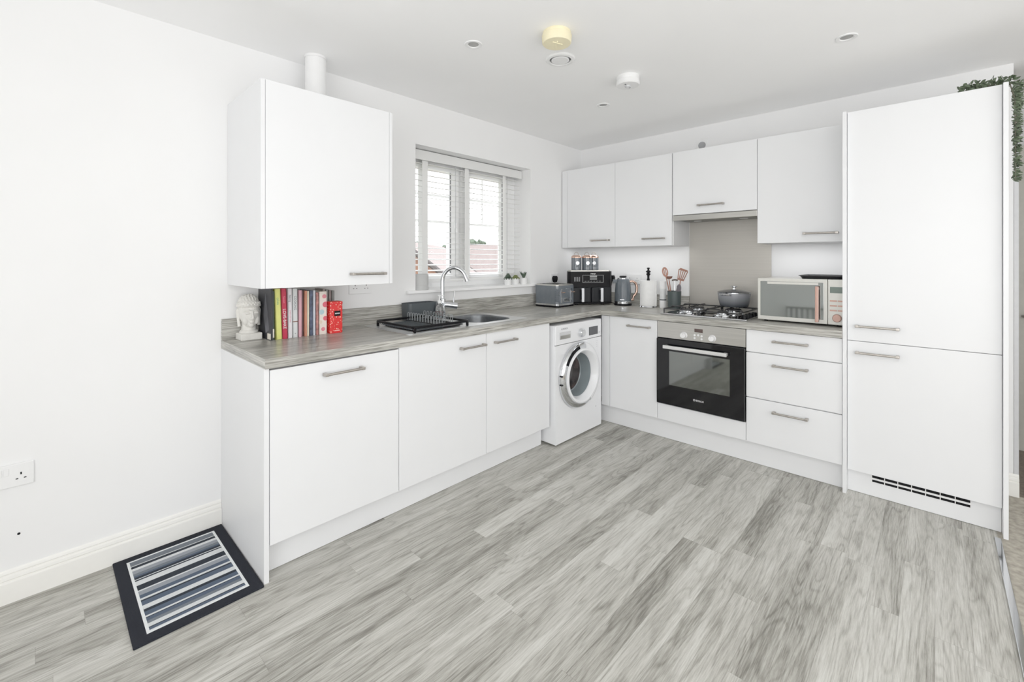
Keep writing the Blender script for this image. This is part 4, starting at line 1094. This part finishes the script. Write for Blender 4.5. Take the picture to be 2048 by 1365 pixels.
bmesh.ops.transform(b, matrix=Matrix(((0, 0, -1, -.0046), (1, 0, 0, 0), (0, 1, 0, 0), (0, 0, 0, 1))), verts=b.verts); obj('cover_picture', b, greyp, cv)
b = nb(); box(b, -.0056, -.0044, .002, .045, .004, .032); obj('cover_label', b, M['pages'], cv)
bk, cv = book('thin dark green book between the black and yellow books', -2.8835, -2.8755, .24, S(34, 52, 42))
b = nb(); box(b, -.0034, .0034, -.0006, .001, .012, .055); obj('spine_label', b, M['pages'], cv)
bk, cv = book('lime yellow cookbook leaning slightly left', -2.8655, -2.8395, .250, S(218, 220, 116), lean=-2.0)
gp = mat('green_print', S(120, 170, 120), .6); 
text('spine_text', 'cakes', .016, (0, -.0008, .19), gp, cv, roll=-90)
bk, cv = book('crimson cookbook titled love-bake in white', -2.8375, -2.8135, .250, S(190, 28, 62), lean=-1.7)
text('spine_text', 'LOVE-BAKE', .0195, (0, -.0008, .100), tw, cv, roll=-90)
text('spine_text', 'Sweet', .014, (0, -.0008, .195), mat('pink_print', S(224, 120, 140), .6), cv, roll=-90)
bk, cv = book('white paperback with pink and grey spine print', -2.8105, -2.790, .250, S(226, 222, 226), lean=-.6)
text('spine_text', 'baking', .014, (0, -.0008, .20), gt, cv, roll=-90)
text('spine_text', 'bread and cake', .010, (0, -.0008, .11), mat('pink_text', S(220, 150, 165), .6), cv, roll=-90)
bk, cv = book('pale grey book with a brown band across its spine', -2.7885, -2.7645, .248, S(216, 219, 220), lean=-.4)
b = nb(); box(b, -.0121, .0121, -.0008, .001, .079, .0835); obj('spine_band', b, mat('brown_band', S(112, 72, 58), .6), cv)
text('spine_text', 'COOKING', .015, (0, -.0008, .175), gt, cv, roll=-90)
text('spine_text', 'e', .012, (0, -.0008, .022), gt, cv)
book('dusty pink cookbook right of the brown-banded one', -2.7615, -2.7435, .238, S(214, 158, 170))
book('dark maroon book set back from the row', -2.743, -2.7295, .236, S(62, 22, 22), yf=-.178)
book('narrow peach orange book', -2.729, -2.7185, .234, S(226, 150, 122))
book('narrow cream book next to the peach one', -2.718, -2.708, .232, S(238, 226, 200))
book('navy blue book with mottled spine', -2.7065, -2.689, .234, S(52, 62, 88), m=mat('navy_mottle', S(66, 76, 100), .5, var=.7, nscale=40))
book('pale blue-white thin book', -2.6885, -2.6755, .234, S(206, 214, 226))
book('short brown and pink patterned book', -2.6735, -2.659, .222, S(172, 120, 112), m=mat('brown_pink_mottle', S(178, 118, 112), .5, var=.5, nscale=50))
bk, cv = book('cream recipe folder with large pastel spots, right end of the row', -2.657, -2.6155, .226, S(238, 226, 216))
def spots(nm, lst, m):
    b = nb()
    for x, z, r in lst: prism(b, [(max(-.0205, min(.0205, x + r * math.cos(2 * PI * i / 24))), z + r * math.sin(2 * PI * i / 24)) for i in range(24)], 0, .0007)
    bmesh.ops.transform(b, matrix=Matrix.Rotation(R(90), 4, 'X'), verts=b.verts); obj(nm, b, m, cv)
spots('pink_spot', [(.007, .200, .011), (.001, .028, .0105)], mat('spot_pink', S(226, 128, 142), .5))
spots('red_spot', [(.013, .157, .015), (.013, .084, .0125)], mat('spot_red', S(222, 92, 108), .5))
spots('blue_spot', [(-.007, .118, .0135)], mat('spot_blue', S(176, 206, 214), .5))
spots('beige_spot', [(-.014, .066, .010)], mat('spot_beige', S(226, 208, 186), .5))
for i in range(4):
    book(['thin grey magazine behind the red tin, furthest left', 'thin grey magazine behind the red tin, second from left', 'thin grey magazine behind the red tin, third from left', 'thin grey magazine behind the red tin, furthest right'][i], -2.606 + .017 * i, -2.592 + .017 * i, .235 - .004 * i, S(150 - 12 * (i % 2), 140, 138), yf=-.118, dep=.10, name='magazine')
rt = thing('storage_tin', 'bright red spotted tall tin at the right end of the books', 'tin', (-2.604, -.205, ZT), 0)
rm = dots_mat('red_spots', S(226, 28, 28), [S(250, 196, 176), S(246, 150, 130)], 95, .30)
b = nb(); vbox(b, 0, .070, 0, .062, .001, .156, .008, 4, .003); bd = obj('body', b, rm, rt)
b = nb(); vbox(b, -.0008, .0708, -.0008, .0628, .156, .170, .008, 4, .004); obj('lid', b, rm, rt)
b = nb(); box(b, .022, .056, -.0009, .001, .092, .120, .0004); lb = obj('label_patch', b, M['black'], bd)
b = nb(); box(b, .026, .052, -.0013, -.0006, .103, .109); obj('label_print', b, M['plasg'], lb)
b = nb(); box(b, .022, .052, -.0009, .001, .012, .016, .0004); obj('foot_print', b, mat('pale_red_print', S(250, 190, 180), .5), bd)

# ---------------------------------------------------------------- striped mat
b = nb(); box(b, 0, .397, -.603, 0, .0005, .009, .003)
solo('door_mat', b, M['matp'], 'grey, blue and white striped mat with charcoal border by the end panel', 'mat', (-3.4545, -.0195, 0))

# ---------------------------------------------------------------- ceiling fittings
def downlight(x, y, label):
    t = thing('ceiling_downlight', label, 'downlight', (x, y, ZC), 0, 'recessed ceiling downlights')
    b = nb(); lathe(b, [(.026, .012), (.030, -.004), (.043, -.005), (.045, -.001), (.045, -.0005), (.026, -.0005)], seg=40); obj('bezel', b, M['plas'], t)
    b = nb(); lathe(b, [(0, -.0008), (.0262, -.0008), (.0262, -.0004), (0, -.0004)], seg=32); obj('lamp_face', b, mat('unlit_lamp', S(150, 150, 148), .25), t)
downlight(-2.174, -.861, 'round white recessed downlight nearest the flue pipe')
downlight(-.971, -.860, 'round white recessed downlight nearest the room corner')
downlight(-.981, -2.225, 'round white recessed downlight nearest the tall unit')
t = thing('heat_alarm', 'round cream ceiling alarm with dust cover', 'alarm', (-1.981, -1.235, ZC))
b = nb(); lathe(b, [(0, -.0005), (.065, -.0005), (.067, -.006), (.065, -.016), (0, -.016)], seg=44); obj('base', b, M['cream'], t)
b = nb(); lathe(b, [(0, -.016), (.069, -.016), (.071, -.020), (.069, -.050), (.065, -.055), (0, -.056)], seg=44); cv_ = obj('cover', b, M['cream'], t)
b = nb(); text_m = mat('cream_emboss', S(250, 242, 205), .5)
tube(b, [(-.02, -.02, -.0565), (.0, .006, -.0565), (.03, .028, -.0565)], .0022, 6); tube(b, [(-.03, .0, -.0565), (.02, -.018, -.0565)], .0018, 6); obj('embossing', b, text_m, cv_)
t = thing('vent_valve', 'round white ceiling extract vent beside the cream alarm', 'vent', (-1.747, -1.078, ZC))
b = nb(); lathe(b, [(.056, -.0005), (.078, -.0005), (.080, -.004), (.074, -.010), (.060, -.012), (.056, -.006)], seg=48); obj('ring', b, M['plas'], t)
b = nb(); lathe(b, [(0, -.0008), (.056, -.0008), (.056, -.0003), (0, -.0003)], seg=40); obj('throat', b, M['disp'], t)
b = nb(); lathe(b, [(0, -.014), (.044, -.013), (.048, -.010), (.046, -.002), (0, -.002)], seg=44); obj('disc', b, M['plas'], t)
t = thing('smoke_alarm', 'deep white round smoke alarm nearest the hob side of the ceiling', 'alarm', (-1.287, -1.224, ZC))
b = nb(); lathe(b, [(0, -.0005), (.064, -.0005), (.065, -.014), (.060, -.024), (.066, -.028), (.068, -.048), (.063, -.054), (0, -.055)], seg=44); bd = obj('body', b, M['plas'], t)
b = nb(); lathe(b, [(0, -.0549), (.017, -.0545), (.016, -.061), (.010, -.065), (0, -.066)], (0, 0, 0), 24); obj('test_button', b, M['plasg'], bd)
b = nb(); box(b, -.038, -.024, -.004, .002, -.056, -.0545); box(b, .024, .036, .002, .010, -.056, -.0545); obj('vent_slot', b, M['disp'], bd)

# ---------------------------------------------------------------- trailing plant on the tall unit
tpn = thing('trailing_plant', 'artificial trailing plant hanging off the right of the tall unit', 'plant', (-.46, -2.73, 2.1105))
b = nb(); tube(b, [(.02, .06, .03), (.02, -.03, .045), (0, -.066, .03), (-.005, -.082, -.05), (-.005, -.084, -.25), (-.01, -.084, -.44)], .0022, 8)
tube(b, [(.02, .10, .02), (.03, 0, .03), (.02, -.07, .02), (.01, -.09, -.1), (.01, -.09, -.3)], .002, 8); obj('stem', b, mat('brown_stem', S(96, 92, 78), .8), tpn)
b = nb(); lathe(b, [(0, 0), (.045, 0), (.06, .035), (.056, .036), (0, .03)], (.06, .055, .0003), 24, sx=.8, sy=1.2); obj('bowl', b, mat('grey_bowl', S(120, 118, 116), .7), tpn)
b = bmesh.new()
def leafmesh(b, c, d, L, w, tw_):
    d = d.normalized(); s = d.cross(Vector((math.sin(tw_), math.cos(tw_), .4))).normalized(); n = d.cross(s)
    prof = [(0, .0), (.25, .8), (.55, 1.0), (.85, .6), (1.0, .0)]
    top = [b.verts.new(c + d * L * a + s * w * q + n * .003 * math.sin(a * 3)) for a, q in prof]
    bot = [b.verts.new(c + d * L * a - s * w * q + n * .003 * math.sin(a * 3)) for a, q in prof[1:-1]]
    ring = top + bot[::-1]
    b.faces.new(ring)
rnd = random.Random(3)
for i in range(210):                                     # clump along the top
    y = .11 - .19 * rnd.random(); x = -.02 + .09 * rnd.random(); z = .022 + .035 * rnd.random()
    leafmesh(b, Vector((x, y, z)), Vector((rnd.uniform(-1, .6), rnd.uniform(-1, 1), rnd.uniform(-.1, 1.0))), rnd.uniform(.018, .030), rnd.uniform(.004, .0075), rnd.random() * 6)
for i in range(560):                                     # hanging curtain
    f = rnd.random() ** 1.15; z = .03 - .47 * f; sp_ = (1 - .45 * f)
    x = rnd.uniform(-.03, .06) * sp_; y = -.068 - rnd.random() * .028 * sp_ - .004
    leafmesh(b, Vector((x, y, z)), Vector((rnd.uniform(-.8, .5), -rnd.random() * .9 - .1, rnd.uniform(-.5, .35))), rnd.uniform(.014, .028), rnd.uniform(.0025, .005), rnd.random() * 6)
obj('foliage', b, M['leaf'], tpn)

# ---------------------------------------------------------------- radiator on the wall behind the camera (seen in the microwave door)
rd = thing('radiator', 'white panel radiator reflected in the microwave door', 'radiator', (XW + .04, -1.45, 0))
b = nb(); box(b, XW + .03, XW + .045, -2.0, -.905, .15, .60, .004); obj('back_panel', b, mat('radiator_groove_shade', S(150, 154, 152), .5), rd, True)  # grey back panel paints the shade between the ribs
b = nb(); box(b, XW + .022, XW + .085, -2.0, -.905, .60, .618, .003)
for i in range(16):
    y = -.94 - 1.02 * i / 15; box(b, XW + .045, XW + .062, y - .021, y + .021, .17, .575, .008)
obj('panel', b, M['plas'], rd, True)
b = nb(); 
for y in (-.95, -1.9): box(b, XW + .001, XW + .03, y - .02, y + .02, .2, .5)
obj('bracket', b, M['plas'], rd, True)
b = nb()
for y in (-.89, -2.01): tube(b, [(XW + .05, y, .002), (XW + .05, y, .18)], .008, 8)
obj('pipe', b, M['plas'], rd, True)

# ---------------------------------------------------------------- outside the window
b = nb(); box(b, -30, 80, .9, 90, -3.3, -3.2)
struct('ground', b, M['ground'], label='pale ground outside the window', cat='ground')
def house(label, cx, cy, rz, w, d, eave, ridge, wallm, roofm):
    t = thing('house', label, 'house', (cx, cy, -3.2), rz)
    b = nb(); box(b, -w / 2, w / 2, -d / 2, d / 2, 0, eave + 3.2)
    v = [b.verts.new(p) for p in ((-w / 2, -d / 2, eave + 3.2), (-w / 2, d / 2, eave + 3.2), (-w / 2, 0, ridge + 3.2), (w / 2, -d / 2, eave + 3.2), (w / 2, d / 2, eave + 3.2), (w / 2, 0, ridge + 3.2))]
    b.faces.new(v[:3]); b.faces.new(v[3:]); obj('wall', b, wallm, t)
    b = nb(); o = .25
    for s in (-1, 1):
        n0 = [(-w / 2 - o, s * (d / 2 + o), eave + 3.2 - .12), (w / 2 + o, s * (d / 2 + o), eave + 3.2 - .12), (w / 2 + o, 0, ridge + 3.23), (-w / 2 - o, 0, ridge + 3.23)]
        lo = [b.verts.new(p) for p in n0]; hi = [b.verts.new((p[0], p[1], p[2] + .12)) for p in n0]
        b.faces.new(lo); b.faces.new(hi)
        for i in range(4): j = (i + 1) % 4; b.faces.new((lo[i], lo[j], hi[j], hi[i]))
    bmesh.ops.recalc_face_normals(b, faces=b.faces); obj('roof', b, roofm, t)
    b = nb()
    for s in (-1, 1):
        for e in (-1, 1): tube(b, [(e * (w / 2 + o + .02), s * (d / 2 + o), eave + 3.15), (e * (w / 2 + o + .02), 0, ridge + 3.32)], .06, 6)
    obj('verge', b, M['fascia'], t)
    return t
CF, CR = Vector((.726, .6877, 0)), Vector((.6877, -.726, 0))
def far(d, r): v = Vector(CAM) + CF * d + CR * r; return v.x, v.y
house('orange brick gable house at the left of the window view', *far(13.2, -2.5), 43.4, 6, 5.2, -.45, 1.62, M['brick'], M['roof'])
house('long pale-roofed house across the middle of the window view', *far(28, -7.95), -46.6, 9, 8, -1.4, 1.62, M['render'], M['roof'])
house('pale house with a broad roof at the right of the window view', *far(38, 1.2), -46.6, 11, 7, -.6, 2.43, M['render'], M['roof'])
def tree(label, x, y, z, r):
    t = thing('tree', label, 'tree', (x, y, -3.2))
    b = nb(); tube(b, [(0, 0, 0), (0, 0, z + 3.2)], .25, 8); obj('trunk', b, M['fascia'], t)
    b = nb(); rr_ = random.Random(int(x * 10))
    for i in range(110):
        a_, q_ = rr_.uniform(0, 6.28), math.sqrt(rr_.random()) * r; q2 = rr_.uniform(.10, .2) * r
        ell(b, (q_ * math.cos(a_), q_ * math.sin(a_), z + 3.2 + rr_.uniform(-1.0, .5) * (1.1 - q_ / r)), (q2, q2, q2 * .8), 8)
    obj('crown', b, M['tree'], t)
tree('hazy round tree above the orange brick roof', *far(44, -9.3), 2.6, 1.3)
tree('hazy wide tree behind the long pale roof', *far(44, -6.4), 2.2, 1.2)
tree('small hazy tree over the right-hand roofs', *far(52, -4.3), 3.3, 1.2)

# ---------------------------------------------------------------- light
def area(name, loc, rot, sx, sy, power, col=(1, 1, 1)):
    l = bpy.data.lights.new(name, 'AREA'); l.shape = 'RECTANGLE'; l.size = sx; l.size_y = sy; l.energy = power; l.color = col
    o = bpy.data.objects.new(name, l); C.objects.link(o); o.location = loc; o.rotation_euler = tuple(R(a) for a in rot); return o
COOL = (.982, .99, 1)
area('rear_fill_light', (-2.6, YW + .05, 1.35), (90, 0, 0), 3.2, 1.9, 32, COOL)  # added fill from behind the camera, no window in this wall
area('side_fill_light', (XW + .05, -2.75, 1.30), (90, 0, -90), 2.2, 1.3, 38, COOL)  # added fill for the oven-side fronts, no window in this wall
area('hall_fill_light', (.5, -4.2, ZC - .02), (0, 0, 0), .6, .6, 4, COOL)  # unseen fill lamp added for the hall
area('ceiling_fill_light', (-3.75, -4.1, .45), (180, 0, 0), 2.2, 2.0, 41, COOL)  # added upward fill, out of view, to brighten the ceiling
area('under_cabinet_fill', (-.19, -1.91, UZ0 - .004), (0, 0, 0), .06, .44, .7, COOL)  # added fill for the wall behind the microwave, no strip lamp there
area('under_cabinet_fill', (-.19, -.55, UZ0 - .004), (0, 0, 0), .06, .95, 1.0, COOL)  # added fill for the wall around the kettle, no strip lamp there

w = bpy.data.worlds.new('sky'); scene.world = w; w.use_nodes = True
nt = w.node_tree; bg = nt.nodes['Background']
tc = nt.nodes.new('ShaderNodeTexCoord'); sp3 = nt.nodes.new('ShaderNodeSeparateXYZ'); rp = nt.nodes.new('ShaderNodeValToRGB')
nt.links.new(tc.outputs['Generated'], sp3.inputs[0]); nt.links.new(sp3.outputs[2], rp.inputs[0]); nt.links.new(rp.outputs[0], bg.inputs[0])
rp.color_ramp.elements[0].color = (1, 1, 1, 1); rp.color_ramp.elements[1].color = (.86, .92, 1, 1)
bg.inputs[1].default_value = 4.6

# ---------------------------------------------------------------- camera
cam = bpy.data.cameras.new('camera'); co_ = bpy.data.objects.new('camera', cam); C.objects.link(co_)
F, V0, U0 = 896.535, 520.906, 1023.83
cam.sensor_fit = 'HORIZONTAL'; cam.sensor_width = 36.0; cam.lens = F * 36.0 / 2048
cam.shift_x = (1024 - U0) / 2048 ; cam.shift_y = (V0 - 682.5) / 2048
cam.clip_start = .02
co_.location = CAM; co_.rotation_euler = (R(90), 0, R(43.44914 - 90))
scene.camera = co_
scene.view_settings.view_transform = 'Standard'; scene.view_settings.look = 'None'
scene.view_settings.exposure = .04; scene.view_settings.gamma = 1.24
scene.cycles.use_denoising = True
scene.cycles.max_bounces = 12; scene.cycles.diffuse_bounces = 8; scene.cycles.glossy_bounces = 5
scene.cycles.caustics_reflective = False; scene.cycles.caustics_refractive = False
scene.cycles.sample_clamp_indirect = 6
